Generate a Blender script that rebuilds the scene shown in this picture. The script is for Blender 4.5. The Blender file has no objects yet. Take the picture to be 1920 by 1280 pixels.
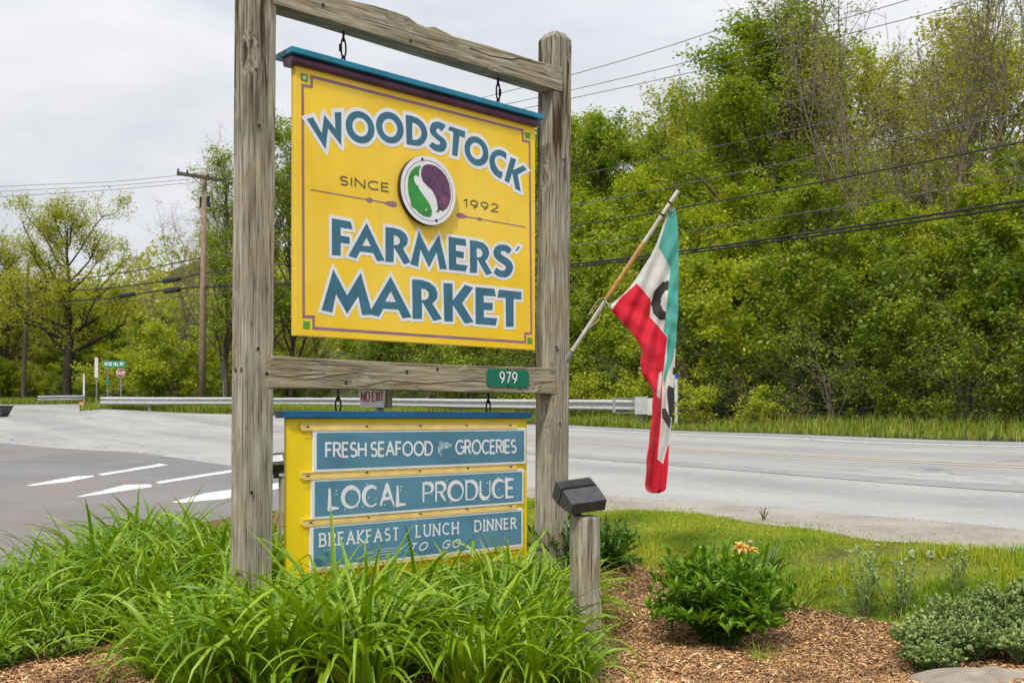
import bpy, math, random
import numpy as np
from mathutils import Vector, Matrix
from mathutils.geometry import delaunay_2d_cdt

# ------------------------------------------------------------------ camera, sky, sun, exposure
R = math.radians
CZ = 1.30           # eye height above the datum, metres
FPX = 1900.0        # focal length in photograph pixels
HOR = 785.0         # horizon row of the photograph
scene = bpy.context.scene
COL = scene.collection
cam_d = bpy.data.cameras.new("camera")
cam = bpy.data.objects.new("camera", cam_d)
COL.objects.link(cam)
cam_d.sensor_width = 36.0
cam_d.lens = 36.0 * FPX / 1920.0
cam_d.shift_y = (HOR - 640.0) / 1920.0
cam_d.clip_start = 0.05
cam_d.clip_end = 3000.0
cam.location = (0, 0, CZ)
cam.rotation_euler = (R(90), 0, 0)
cam_d.dof.use_dof = True
cam_d.dof.focus_distance = 5.6
cam_d.dof.aperture_fstop = 8.0
scene.camera = cam

SUN_EL, SUN_AZ = R(52), R(198)     # azimuth clockwise from +Y (behind the camera, a little to the left)
world = bpy.data.worlds.new("World")
scene.world = world
world.use_nodes = True
wn = world.node_tree
wn.nodes.clear()
def wnode(t, **k):
    n = wn.nodes.new(t)
    for a, b in k.items():
        setattr(n, a, b)
    return n
w_out = wnode("ShaderNodeOutputWorld")
sky = wnode("ShaderNodeTexSky", sky_type='NISHITA', sun_disc=False)
sky.sun_elevation = SUN_EL
sky.sun_rotation = SUN_AZ
sky.air_density = 1.0
sky.dust_density = 2.0
bg1 = wnode("ShaderNodeBackground")
bg1.inputs[1].default_value = 0.11
wn.links.new(sky.outputs[0], bg1.inputs[0])
tc = wnode("ShaderNodeTexCoord")
mp = wnode("ShaderNodeMapping")
mp.inputs['Scale'].default_value = (1.0, 1.0, 3.2)
wn.links.new(tc.outputs['Generated'], mp.inputs[0])
nz = wnode("ShaderNodeTexNoise")
nz.inputs['Scale'].default_value = 2.6
nz.inputs['Detail'].default_value = 6
nz.inputs['Roughness'].default_value = 0.55
nz.inputs['Distortion'].default_value = 0.4
wn.links.new(mp.outputs[0], nz.inputs[0])
cr = wnode("ShaderNodeValToRGB")
cr.color_ramp.elements[0].position = 0.33
cr.color_ramp.elements[0].color = (0.560, 0.590, 0.645, 1)
cr.color_ramp.elements[1].position = 0.68
cr.color_ramp.elements[1].color = (0.800, 0.802, 0.822, 1)
wn.links.new(nz.outputs[0], cr.inputs[0])
bg2 = wnode("ShaderNodeBackground")
wn.links.new(cr.outputs[0], bg2.inputs[0])
# overcast sky: the cloud layer gets brighter towards the zenith
sx = wnode("ShaderNodeSeparateXYZ")
wn.links.new(tc.outputs['Generated'], sx.inputs[0])
mr = wnode("ShaderNodeMapRange")
mr.inputs['From Min'].default_value = 0.30
mr.inputs['From Max'].default_value = 1.0
mr.inputs['To Min'].default_value = 1.0
mr.inputs['To Max'].default_value = 2.05
wn.links.new(sx.outputs['Z'], mr.inputs['Value'])
wn.links.new(mr.outputs[0], bg2.inputs[1])
nz2 = wnode("ShaderNodeTexNoise")
nz2.inputs['Scale'].default_value = 1.7
nz2.inputs['Detail'].default_value = 4
wn.links.new(mp.outputs[0], nz2.inputs[0])
cr2 = wnode("ShaderNodeValToRGB")
cr2.color_ramp.elements[0].position = 0.36
cr2.color_ramp.elements[0].color = (0.70, 0.70, 0.70, 1)
cr2.color_ramp.elements[1].position = 0.50
cr2.color_ramp.elements[1].color = (1, 1, 1, 1)
wn.links.new(nz2.outputs[0], cr2.inputs[0])
wmix = wnode("ShaderNodeMixShader")
wn.links.new(cr2.outputs[0], wmix.inputs[0])
wn.links.new(bg1.outputs[0], wmix.inputs[1])
wn.links.new(bg2.outputs[0], wmix.inputs[2])
wn.links.new(wmix.outputs[0], w_out.inputs[0])

sun_d = bpy.data.lights.new("sun", 'SUN')
sun_d.energy = 2.6
sun_d.angle = R(7)
sun_d.color = (1.0, 0.955, 0.88)
sun = bpy.data.objects.new("sun", sun_d)
COL.objects.link(sun)
sdir = Vector((math.sin(SUN_AZ) * math.cos(SUN_EL), math.cos(SUN_AZ) * math.cos(SUN_EL), math.sin(SUN_EL)))
sun.rotation_euler = (-sdir).to_track_quat('-Z', 'Y').to_euler()
sun.location = sdir * 50

scene.view_settings.view_transform = 'Standard'
scene.view_settings.look = 'None'
scene.view_settings.exposure = 0.20
scene.view_settings.gamma = 1.0
scene.view_settings.use_curve_mapping = False
scene.render.engine = 'CYCLES'
scene.render.resolution_x = 1024
scene.render.resolution_y = 682
scene.cycles.max_bounces = 6
scene.cycles.transparent_max_bounces = 4

# ------------------------------------------------------------------ helpers
rnd = random.Random(7)

def W(px, py, Y):
    return Vector(((px - 960.0) / FPX * Y, Y, CZ + (HOR - py) / FPX * Y))

def tag(o, label=None, cat=None, group=None, kind=None):
    if label: o['label'] = label
    if cat: o['category'] = cat
    if group: o['group'] = group
    if kind: o['kind'] = kind
    return o

def empty(name, loc=(0, 0, 0), rz=0.0, label=None, cat=None, group=None):
    o = bpy.data.objects.new(name, None)
    COL.objects.link(o)
    o.location = loc
    o.rotation_euler = (0, 0, rz)
    o.empty_display_size = 0.1
    return tag(o, label, cat, group)

def link(name, me, mat=None, parent=None, loc=None, smooth=False):
    if mat is not None:
        ms = mat if isinstance(mat, (list, tuple)) else [mat]
        for m in ms:
            me.materials.append(m)
    if smooth:
        me.polygons.foreach_set('use_smooth', np.ones(len(me.polygons), dtype=bool))
    o = bpy.data.objects.new(name, me)
    COL.objects.link(o)
    if parent is not None:
        o.parent = parent
    if loc is not None:
        o.location = loc
    return o

def npmesh(name, V, F, smooth=False):
    V = np.asarray(V, dtype=np.float32); F = np.asarray(F, dtype=np.int32)
    me = bpy.data.meshes.new(name)
    k = F.shape[1]
    me.vertices.add(len(V)); me.vertices.foreach_set('co', V.ravel())
    me.loops.add(F.size); me.loops.foreach_set('vertex_index', F.ravel())
    me.polygons.add(len(F))
    me.polygons.foreach_set('loop_start', np.arange(0, F.size, k, dtype=np.int32))
    if smooth:
        me.polygons.foreach_set('use_smooth', np.ones(len(F), dtype=bool))
    me.update(calc_edges=True)
    return me

def copy_tree(o, parent=None):
    c = o.copy()
    COL.objects.link(c)
    if parent is not None:
        c.parent = parent
    for ch in list(o.children):
        copy_tree(ch, c)
    return c

class MB:
    """collects simple solids, builds ONE mesh object"""
    def __init__(s):
        s.v = []; s.f = []; s.mi = []
    def add(s, vs, fs, mi=0):
        b = len(s.v)
        s.v += [tuple(v) for v in vs]
        s.f += [tuple(b + i for i in f) for f in fs]
        s.mi += [mi] * len(fs)
        return s
    def box(s, a, b, mi=0):
        x0, y0, z0 = a; x1, y1, z1 = b
        vs = [(x0,y0,z0),(x1,y0,z0),(x1,y1,z0),(x0,y1,z0),(x0,y0,z1),(x1,y0,z1),(x1,y1,z1),(x0,y1,z1)]
        fs = [(0,3,2,1),(4,5,6,7),(0,1,5,4),(1,2,6,5),(2,3,7,6),(3,0,4,7)]
        return s.add(vs, fs, mi)
    def prism_y(s, prof, y0, y1, mi=0):       # profile in (x, z), extruded along y; profile counter-clockwise seen from -y
        n = len(prof)
        vs = [(p[0], y0, p[1]) for p in prof] + [(p[0], y1, p[1]) for p in prof]
        fs = [tuple(range(n)), tuple(range(2*n-1, n-1, -1))]
        for i in range(n):
            j = (i + 1) % n
            fs.append((i, n+i, n+j, j))
        return s.add(vs, fs, mi)
    def tube(s, pts, rad, n=6, cap=True, mi=0):
        P = [Vector(p) for p in pts]
        if not hasattr(rad, '__len__'): rad = [rad] * len(P)
        vs = []; fs = []
        up = Vector((0, 0, 1))
        for i, p in enumerate(P):
            t = (P[min(i+1, len(P)-1)] - P[max(i-1, 0)]).normalized()
            a = t.cross(up)
            if a.length < 0.05: a = t.cross(Vector((1, 0, 0)))
            a.normalize(); b = a.cross(t)
            for k in range(n):
                an = 2*math.pi*k/n
                vs.append(p + a*math.cos(an)*rad[i] + b*math.sin(an)*rad[i])
        for i in range(len(P)-1):
            for k in range(n):
                k2 = (k+1) % n
                fs.append((i*n+k, i*n+k2, (i+1)*n+k2, (i+1)*n+k))
        if cap:
            fs.append(tuple(range(n-1, -1, -1))); fs.append(tuple((len(P)-1)*n + k for k in range(n)))
        return s.add(vs, fs, mi)
    def torus(s, c, ax_u, ax_v, ru, rv, r, n=16, m=6, mi=0):    # elongated ring
        c = Vector(c); u = Vector(ax_u).normalized(); v = Vector(ax_v).normalized(); w = u.cross(v)
        vs = []; fs = []
        for i in range(n):
            a = 2*math.pi*i/n
            p = c + u*ru*math.cos(a) + v*rv*math.sin(a)
            d = (u*math.cos(a) + v*math.sin(a)).normalized()
            for k in range(m):
                b = 2*math.pi*k/m
                vs.append(p + d*r*math.cos(b) + w*r*math.sin(b))
        for i in range(n):
            for k in range(m):
                i2 = (i+1) % n; k2 = (k+1) % m
                fs.append((i*m+k, i2*m+k, i2*m+k2, i*m+k2))
        return s.add(vs, fs, mi)
    def build(s, name, mat, parent=None, loc=None, smooth=False, bevel=0.0):
        me = bpy.data.meshes.new(name)
        me.from_pydata(s.v, [], s.f)
        me.update()
        o = link(name, me, mat, parent, loc, smooth)
        if any(s.mi):
            me.polygons.foreach_set('material_index', s.mi)
        if bevel:
            m = o.modifiers.new('bevel', 'BEVEL'); m.width = bevel; m.segments = 2; m.limit_method = 'ANGLE'
        return o

# ------------------------------------------------------------------ materials
def mat_base(name):
    m = bpy.data.materials.new(name); m.use_nodes = True
    nt = m.node_tree
    b = nt.nodes['Principled BSDF']
    return m, nt, b
def N(nt, t, **k):
    n = nt.nodes.new(t)
    for a, v in k.items(): setattr(n, a, v)
    return n
def ramp(nt, src, stops):
    r = N(nt, 'ShaderNodeValToRGB')
    el = r.color_ramp.elements
    while len(el) < len(stops): el.new(0.5)
    for e, (p, c) in zip(el, stops):
        e.position = p
        e.color = tuple(c) + (1,) if len(c) == 3 else c
    nt.links.new(src, r.inputs[0])
    return r.outputs[0]
def coords(nt, scale=(1, 1, 1), kind='Object', rot=(0, 0, 0)):
    t = N(nt, 'ShaderNodeTexCoord'); m = N(nt, 'ShaderNodeMapping')
    m.inputs['Scale'].default_value = scale
    m.inputs['Rotation'].default_value = rot
    nt.links.new(t.outputs[kind], m.inputs[0])
    return m.outputs[0]
def noise(nt, co, scale, detail=4, rough=0.55, dist=0.0):
    n = N(nt, 'ShaderNodeTexNoise')
    n.inputs['Scale'].default_value = scale; n.inputs['Detail'].default_value = detail
    n.inputs['Roughness'].default_value = rough; n.inputs['Distortion'].default_value = dist
    nt.links.new(co, n.inputs[0])
    return n.outputs[0]
def mixc(nt, f, a, b, mode='MIX'):
    m = N(nt, 'ShaderNodeMix', data_type='RGBA', blend_type=mode)
    for s, v in ((0, f), (6, a), (7, b)):
        if isinstance(v, (int, float)): m.inputs[s].default_value = v
        elif isinstance(v, tuple): m.inputs[s].default_value = v if len(v) == 4 else v + (1,)
        else: nt.links.new(v, m.inputs[s])
    return m.outputs[2]
def bump(nt, b, h, strength=0.3, dist=0.01):
    bp = N(nt, 'ShaderNodeBump')
    bp.inputs['Strength'].default_value = strength; bp.inputs['Distance'].default_value = dist
    nt.links.new(h, bp.inputs['Height'])
    nt.links.new(bp.outputs[0], b.inputs['Normal'])

def paint(name, col, rough=0.45, var=0.10, scale=6.0, bmp=0.15, fade=None, spec=0.4):
    """weathered paint: a soft uneven tone, faint streaks and specks"""
    m, nt, b = mat_base(name)
    co = coords(nt)
    n1 = noise(nt, co, scale, 5)
    dark = tuple(c*(1-var*1.6) for c in col); lite = tuple(min(1, c*(1+var)+0.01*var) for c in col)
    c = ramp(nt, n1, [(0.3, dark), (0.7, lite)])
    if fade:
        n3 = noise(nt, co, scale*0.35, 3)
        f = ramp(nt, n3, [(0.42, (0,0,0)), (0.72, (1,1,1))])
        c = mixc(nt, f, c, fade)
    n2 = noise(nt, coords(nt, (1, 1, 0.25)), scale*14, 4, 0.7)
    s = ramp(nt, n2, [(0.27, (0.62,0.6,0.56)), (0.36, (1,1,1))])
    c = mixc(nt, 1.0, c, s, 'MULTIPLY')
    n4 = noise(nt, coords(nt, (1, 1, 0.06)), scale*5, 4, 0.6)        # faint rain streaks
    s2 = ramp(nt, n4, [(0.36, (0.86,0.85,0.80)), (0.50, (1,1,1))])
    c = mixc(nt, 0.22, c, s2, 'MULTIPLY')
    n5 = noise(nt, co, scale*28, 2, 0.5)                              # fly specks and chips
    s3 = ramp(nt, n5, [(0.235, (0.35,0.3,0.25)), (0.255, (1,1,1))])
    c = mixc(nt, 0.8, c, s3, 'MULTIPLY')
    nt.links.new(c, b.inputs['Base Color'])
    b.inputs['Roughness'].default_value = rough
    b.inputs['Specular IOR Level'].default_value = spec
    if bmp: bump(nt, b, noise(nt, co, 60, 3), bmp, 0.002)
    return m

def wood(name, axis='Z', tint=(1, 1, 1), stain=0.0):
    """weathered grey timber: grain stretched along one axis, checks, knots and stains"""
    m, nt, b = mat_base(name)
    st = {'Z': (1, 1, 0.035), 'X': (0.035, 1, 1)}[axis]
    st2 = {'Z': (1, 1, 0.10), 'X': (0.10, 1, 1)}[axis]
    t = N(nt, 'ShaderNodeTexCoord')
    # knots bend the grain
    kn = N(nt, 'ShaderNodeTexVoronoi')
    mpk = N(nt, 'ShaderNodeMapping'); mpk.inputs['Scale'].default_value = {'Z': (5, 5, 2.6), 'X': (2.6, 5, 5)}[axis]
    nt.links.new(t.outputs['Object'], mpk.inputs[0]); nt.links.new(mpk.outputs[0], kn.inputs[0])
    kn.inputs['Scale'].default_value = 1.0
    kd = ramp(nt, kn.outputs['Distance'], [(0.0, (1,1,1)), (0.30, (0,0,0))])
    wv = N(nt, 'ShaderNodeVectorMath', operation='SCALE')
    nt.links.new(kd, wv.inputs[0]); wv.inputs['Scale'].default_value = 0.06
    ad = N(nt, 'ShaderNodeVectorMath', operation='ADD')
    nt.links.new(t.outputs['Object'], ad.inputs[0]); nt.links.new(wv.outputs[0], ad.inputs[1])
    def mapped(scale):
        q = N(nt, 'ShaderNodeMapping'); q.inputs['Scale'].default_value = scale
        nt.links.new(ad.outputs[0], q.inputs[0]); return q.outputs[0]
    g1 = noise(nt, mapped(st), 95, 6, 0.65, 0.3)
    g2 = noise(nt, mapped(st2), 22, 5, 0.6, 0.8)
    g3 = noise(nt, mapped((1, 1, 1)), 3.1, 4)
    c1 = ramp(nt, g1, [(0.34, (0.10, 0.088, 0.064)), (0.43, (0.25, 0.23, 0.175)), (0.56, (0.40, 0.375, 0.305)), (0.72, (0.54, 0.51, 0.43))])
    c2 = ramp(nt, g2, [(0.32, (0.62, 0.56, 0.49)), (0.62, (1.0, 1.0, 1.0))])
    c = mixc(nt, 0.85, c1, c2, 'MULTIPLY')
    c3 = ramp(nt, g3, [(0.35, (0.98, 0.92, 0.82)), (0.5, (1, 1, 1)), (0.68, (0.86, 0.93, 0.88))])
    c = mixc(nt, 1.0, c, c3, 'MULTIPLY')
    kc = ramp(nt, kn.outputs['Distance'], [(0.0, (0.16, 0.11, 0.08)), (0.035, (0.30, 0.22, 0.16)), (0.06, (0.75, 0.68, 0.6)), (0.10, (1, 1, 1))])
    c = mixc(nt, 0.9, c, kc, 'MULTIPLY')
    # thin dark checks
    g4 = noise(nt, mapped({'Z': (1, 1, 0.02), 'X': (0.02, 1, 1)}[axis]), 34, 3, 0.5, 0.2)
    ck = ramp(nt, g4, [(0.485, (1,1,1)), (0.497, (0.28,0.24,0.2)), (0.503, (0.28,0.24,0.2)), (0.515, (1,1,1))])
    n5 = noise(nt, mapped((1, 1, 1)), 4.7, 2)
    ckm = ramp(nt, n5, [(0.50, (0,0,0)), (0.60, (1,1,1))])
    c = mixc(nt, ckm, c, mixc(nt, 1.0, c, ck, 'MULTIPLY'))
    c = mixc(nt, 1.0, c, tint, 'MULTIPLY')
    if stain:          # rain stains running down from the cut top
        sz = N(nt, 'ShaderNodeSeparateXYZ'); nt.links.new(t.outputs['Object'], sz.inputs[0])
        mr_ = N(nt, 'ShaderNodeMapRange'); nt.links.new(sz.outputs['Z'], mr_.inputs['Value'])
        mr_.inputs['From Min'].default_value = stain-.42; mr_.inputs['From Max'].default_value = stain
        sn = noise(nt, mapped((1, 1, .08)), 26, 3)
        mu = N(nt, 'ShaderNodeMath', operation='MULTIPLY'); nt.links.new(mr_.outputs[0], mu.inputs[0])
        nt.links.new(ramp(nt, sn, [(.45, (0,0,0)), (.58, (1,1,1))]), mu.inputs[1])
        c = mixc(nt, mu.outputs[0], c, mixc(nt, 1.0, c, (.22, .17, .13), 'MULTIPLY'))
    nt.links.new(c, b.inputs['Base Color'])
    b.inputs['Roughness'].default_value = 0.85
    b.inputs['Specular IOR Level'].default_value = 0.15
    bump(nt, b, g1, 0.6, 0.006)
    return m

def leaf(name, cols, trans=0.35, rough=0.45, spec=0.35, patch=None):
    """leaf: colour varies from leaf to leaf and plant to plant; thin, so it lets light through"""
    m, nt, b = mat_base(name)
    g = N(nt, 'ShaderNodeNewGeometry')
    oi = N(nt, 'ShaderNodeObjectInfo')
    a = N(nt, 'ShaderNodeMath', operation='MULTIPLY_ADD')
    nt.links.new(g.outputs['Random Per Island'], a.inputs[0]); a.inputs[1].default_value = 0.62
    s = N(nt, 'ShaderNodeMath', operation='MULTIPLY')
    nt.links.new(oi.outputs['Random'], s.inputs[0]); s.inputs[1].default_value = 0.38
    nt.links.new(s.outputs[0], a.inputs[2])
    n = len(cols)
    c = ramp(nt, a.outputs[0], [(i/(n-1), cols[i]) for i in range(n)])
    if patch:          # broad patches where the plants themselves are greener or drier
        pc = ramp(nt, noise(nt, coords(nt), patch[0], 4, .6), [(.36, patch[1]), (.50, (1, 1, 1)), (.66, patch[2])])
        c = mixc(nt, 1.0, c, pc, 'MULTIPLY')
    nt.links.new(c, b.inputs['Base Color'])
    b.inputs['Roughness'].default_value = rough
    b.inputs['Specular IOR Level'].default_value = spec
    tr = N(nt, 'ShaderNodeBsdfTranslucent')
    c2 = mixc(nt, 1.0, c, (1.0, 1.05, 0.55), 'MULTIPLY')
    nt.links.new(c2, tr.inputs[0])
    mx = N(nt, 'ShaderNodeMixShader'); mx.inputs[0].default_value = trans
    nt.links.new(b.outputs[0], mx.inputs[1]); nt.links.new(tr.outputs[0], mx.inputs[2])
    out = [x for x in nt.nodes if x.type == 'OUTPUT_MATERIAL'][0]
    nt.links.new(mx.outputs[0], out.inputs[0])
    return m

def plain(name, col, rough=0.6, metal=0.0, var=0.12, scale=12, bmp=0.0, spec=0.4):
    m, nt, b = mat_base(name)
    co = coords(nt)
    c = ramp(nt, noise(nt, co, scale, 5, 0.6), [(0.3, tuple(x*(1-var*1.5) for x in col)), (0.7, tuple(min(1, x*(1+var)) for x in col))])
    nt.links.new(c, b.inputs['Base Color'])
    b.inputs['Roughness'].default_value = rough; b.inputs['Metallic'].default_value = metal
    b.inputs['Specular IOR Level'].default_value = spec
    if bmp: bump(nt, b, noise(nt, co, scale*6, 4), bmp, 0.003)
    return m

M = {}
M['post'] = wood('weathered post wood', 'Z')
M['post_tall'] = wood('weathered tall post wood', 'Z', stain=2.95)
M['beam'] = wood('weathered beam wood', 'X', (1.04, 1.0, 0.93))
M['yellow'] = paint('yellow sign paint', (0.86, 0.560, 0.010), 0.42, 0.07, 3.0, 0.08, fade=(0.88, 0.625, 0.085))
M['yellow2'] = paint('bright yellow box paint', (0.86, 0.620, 0.004), 0.40, 0.05, 4.0, 0.08)
M['white'] = paint('white sign paint', (0.74, 0.75, 0.78), 0.5, 0.05, 8)
M['blue'] = paint('blue lettering paint', (0.040, 0.150, 0.225), 0.4, 0.13, 9)
M['board'] = paint('blue board face', (0.080, 0.225, 0.330), 0.38, 0.14, 4, fade=(0.13, 0.29, 0.39))
M['purple'] = paint('purple line paint', (0.30, 0.155, 0.195), 0.5, 0.12, 9)
M['purple_trim'] = paint('dark purple moulding paint', (0.105, 0.040, 0.085), 0.35, 0.25, 5)
M['teal'] = paint('teal cap paint', (0.006, 0.185, 0.30), 0.35, 0.22, 5)
M['capblue'] = paint('blue cap paint', (0.003, 0.105, 0.255), 0.32, 0.10, 5)
M['green_sq'] = paint('green square paint', (0.09, 0.32, 0.04), 0.5)
M['pale_green'] = paint('pale green paint', (0.55, 0.72, 0.45), 0.5)
M['dark_text'] = paint('grey olive lettering', (0.13, 0.115, 0.055), 0.5)
M['pepper'] = paint('green pepper paint', (0.035, 0.27, 0.045), 0.4, 0.15, 14)
M['strip'] = paint('aged cream plastic', (0.80, 0.585, 0.20), 0.3, 0.12, 10)
M['plate'] = paint('green number plate', (0.0, 0.150, 0.085), 0.3, 0.06, 10)
M['signwhite'] = paint('white sheet sign', (0.80, 0.80, 0.82), 0.5, 0.05, 10)
M['brightwhite'] = paint('lifted white sheet', (0.93, 0.93, 0.94), 0.45, 0.02, 10)  # white lifted to offset the beam's shade on the NO EXIT plate
M['red_text'] = paint('faded red lettering', (0.42, 0.07, 0.08), 0.5, 0.2, 30)
M['rust'] = plain('rusty chain steel', (0.030, 0.014, 0.008), 0.75, 0.35, 0.5, 60, 0.4)
M['nail'] = plain('rusty nail', (0.05, 0.025, 0.015), 0.8, 0.2, 0.4, 60)
M['crack'] = plain('shadowed wood check', (0.035, 0.026, 0.018), 0.95, 0, 0.2, 40)
M['black'] = plain('black plastic housing', (0.052, 0.053, 0.055), 0.5, 0, 0.25, 25, 0.15)
M['black_fin'] = plain('black grille', (0.002, 0.002, 0.002), 0.9)
M['lens'] = plain('frosted lamp glass', (0.62, 0.64, 0.64), 0.12)
M['galv'] = plain('galvanised steel', (0.46, 0.47, 0.47), 0.55, 0.15, 0.12, 6, 0.1)
M['galv2'] = plain('dull galvanised steel', (0.30, 0.31, 0.32), 0.6, 0.4, 0.15, 8)
M['wire'] = plain('black cable sheath', (0.012, 0.013, 0.012), 0.6)
M['wire2'] = plain('grey bare wire', (0.09, 0.09, 0.09), 0.6)
M['pole'] = wood('utility pole wood', 'Z', (0.86, 0.74, 0.66))
M['stopred'] = plain('stop sign red', (0.26, 0.008, 0.015), 0.45)
M['stgreen'] = plain('street sign green', (0.0, 0.21, 0.12), 0.4)
M['paleplastic'] = plain('pale marker plastic', (0.58, 0.58, 0.54), 0.6)
M['rock'] = plain('garden stone', (0.30, 0.255, 0.20), 0.9, 0, 0.25, 5, 0.6)
M['polewhite'] = plain('worn white pole paint', (0.60, 0.58, 0.52), 0.5, 0, 0.15, 20)
M['poletan'] = plain('bare tan pole wood', (0.55, 0.30, 0.10), 0.5, 0, 0.2, 20)
M['bark'] = plain('grey brown bark', (0.105, 0.085, 0.062), 0.95, 0, 0.35, 12, 0.5)
M['bark2'] = plain('dark bark', (0.035, 0.028, 0.020), 0.95, 0, 0.35, 10, 0.5)
M['twig'] = plain('grey twig bark', (0.19, 0.155, 0.12), 0.95, 0, 0.3, 10)
# ------------------------------------------------------------------ terrain
# control points: photograph column, row and depth (metres)
_cp = [(1900,1033,6.17),(1130,932,9.7),(1500,980,7.7),(1070,797,28.0),(1900,828,17.05),(1500,812,21.5),(800,786,33),
       (520,779,37.0),(430,775,41),(190,767,43),(300,770,43),(0,760,66),(150,757,66),(0,1060,6.4),(200,960,9.0),(0,900,12.5),
       (0,835,22.4),(430,872,15.0),(240,848,19),(0,785,42),(250,800,32),(500,905,11.5),
       (1100,1272,4.3),(1370,1238,4.7),(100,1285,4.2),(1700,1190,5.25),(1250,1093,6.3),(1140,960,8.7),(1520,988,7.3),
       (600,1110,6.4),(760,1140,5.9),(300,1150,5.6),(1900,1262,4.3),(1900,1110,5.4),(960,1290,4.1),
       (1300,792,27.5),(1700,800,24.5)]
CP = [(( px-960)/FPX*Y, Y, (HOR-py)/FPX*Y) for px, py, Y in _cp]
CP += [(-60,75,1.6),(-30,80,1.5),(-8,60,0.9),(5,40,0.5),(14,36,1.6),(26,24,1.8),(34,8,1.6),(10,60,3.5),(40,45,6),(-60,20,-0.4),
       (0,0,-1.15),(-3,2,-1.15),(4,1,-1.15),(8,-6,-1.1),(-12,-6,-1.1),(20,-18,-0.7),(-90,150,3),(0,150,7),(90,120,9),(90,0,3),(-90,-40,-1),(60,-60,0),(0,-60,-1)]
_P = np.array([(a, b) for a, b, c in CP], dtype=float); _z = np.array([c for a, b, c in CP])
def _k(d):
    return d                        # linear kernel: stays calm far from the control points
_D = np.hypot(_P[:, None, 0]-_P[None, :, 0], _P[:, None, 1]-_P[None, :, 1])
_n = len(_P)
_A = np.zeros((_n+3, _n+3)); _A[:_n, :_n] = _k(np.sqrt(_D**2 + 1.0)); _A[:_n, _n] = 1; _A[:_n, _n+1:] = _P; _A[_n, :_n] = 1; _A[_n+1:, :_n] = _P.T
_A[:_n, :_n] += np.eye(_n)*1e-6
_c = np.linalg.solve(_A, np.concatenate([_z, [0, 0, 0]]))
def terr(x, y):
    x = np.atleast_1d(np.asarray(x, float)); y = np.atleast_1d(np.asarray(y, float))
    d = np.sqrt((x[:, None]-_P[None, :, 0])**2 + (y[:, None]-_P[None, :, 1])**2 + 1.0)
    z = d @ _c[:_n] + _c[_n] + _c[_n+1]*x + _c[_n+2]*y
    far = np.clip((np.hypot(x, y)-110)/80, 0, 1)
    z = z*(1-far) + far*np.clip(z, 0.0, 8.0)
    return z + CZ
def tz(x, y): return float(terr(x, y)[0])
def hit(px, py):
    j = (px-960)/FPX; k = (HOR-py)/FPX
    Y = np.concatenate([np.linspace(2.2, 14, 600), np.linspace(14, 110, 1600)])
    f = CZ + k*Y - terr(j*Y, Y)
    i = np.where(f < 0)[0]
    y = Y[i[0]] if len(i) else 110.0
    return (j*y, y)

D1 = (-0.527, 0.85); C1 = (0.85, 0.527)      # along / across the main road
def RD(s, c):                                  # road coordinates from the far edge near column 1070
    return (1.62 + D1[0]*s + C1[0]*c, 28 + D1[1]*s + C1[1]*c)

near_edge = [(14.2, -11.6), (6.6, 0.6)] + [hit(1925, 994), hit(1700, 972), hit(1430, 951), hit(1250, 938), hit(1130, 927)]
bound = [hit(900, 903), hit(640, 889), hit(520, 883), hit(430, 872), hit(330, 858), hit(240, 847), hit(110, 840), hit(0, 830), hit(-160, 824)]
far_side = [(-60, 24), (-60, 66), (-33, 68), (-28.3, 66), (-24.3, 60), (-20.5, 48), (-17.4, 43.6), (-11.3, 40.4), (-8.6, 37), (-3.5, 32.6), (1.62, 28), (8.43, 17.05), (24.6, -9.6)]
road_poly = near_edge + bound + far_side
lawn_edge = [(12.6, -12.4), (5.6, -0.4)] + [hit(1935, 1037), hit(1750, 1020), hit(1640, 1010), hit(1480, 985), hit(1300, 966), hit(1130, 956), hit(900, 925), hit(700, 905)]
shoulder_poly = near_edge + [bound[0], bound[1]] + lawn_edge[::-1]
bed_edge = [hit(640, 1010), hit(800, 1035), hit(1000, 1058), hit(1100, 1068), hit(1185, 1076), hit(1290, 1090), hit(1400, 1112), hit(1500, 1136), hit(1620, 1172), hit(1750, 1192), hit(1900, 1212), hit(2150, 1300), (3.9, 2.5), (5.0, -3), (6, -14)]
bed_left = [(-12, -14), (-4.6, 3.0), hit(-120, 1120), hit(0, 1092), hit(120, 1040), hit(250, 1000), hit(450, 968), hit(560, 950)]
lawn_poly = lawn_edge + bed_edge
drive_poly = bound[1:] + [(-60, 24), (-60, -14), (-12, -14)] + bed_left[1:] + [bed_edge[0], lawn_edge[-1]]
bed_poly = bed_left + bed_edge

def ccw(p):
    a = sum(p[i][0]*p[(i+1) % len(p)][1] - p[(i+1) % len(p)][0]*p[i][1] for i in range(len(p)))
    return p if a > 0 else p[::-1]
def inpoly(x, y, poly):
    x = np.asarray(x); y = np.asarray(y)
    r = np.zeros(x.shape, bool); n = len(poly)
    for i in range(n):
        x0, y0 = poly[i]; x1, y1 = poly[(i+1) % n]
        if y0 == y1: continue
        c = ((y0 > y) != (y1 > y)) & (x < (x1-x0)*(y-y0)/(y1-y0)+x0)
        r ^= c
    return r
def resample(poly, step):
    out = []
    n = len(poly)
    for i in range(n):
        a = poly[i]; b = poly[(i+1) % n]
        L = math.hypot(b[0]-a[0], b[1]-a[1]); k = max(1, int(L/step))
        if L > 25: k = max(1, int(L/4))
        for j in range(k):
            out.append((a[0]+(b[0]-a[0])*j/k, a[1]+(b[1]-a[1])*j/k))
    return out

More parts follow.
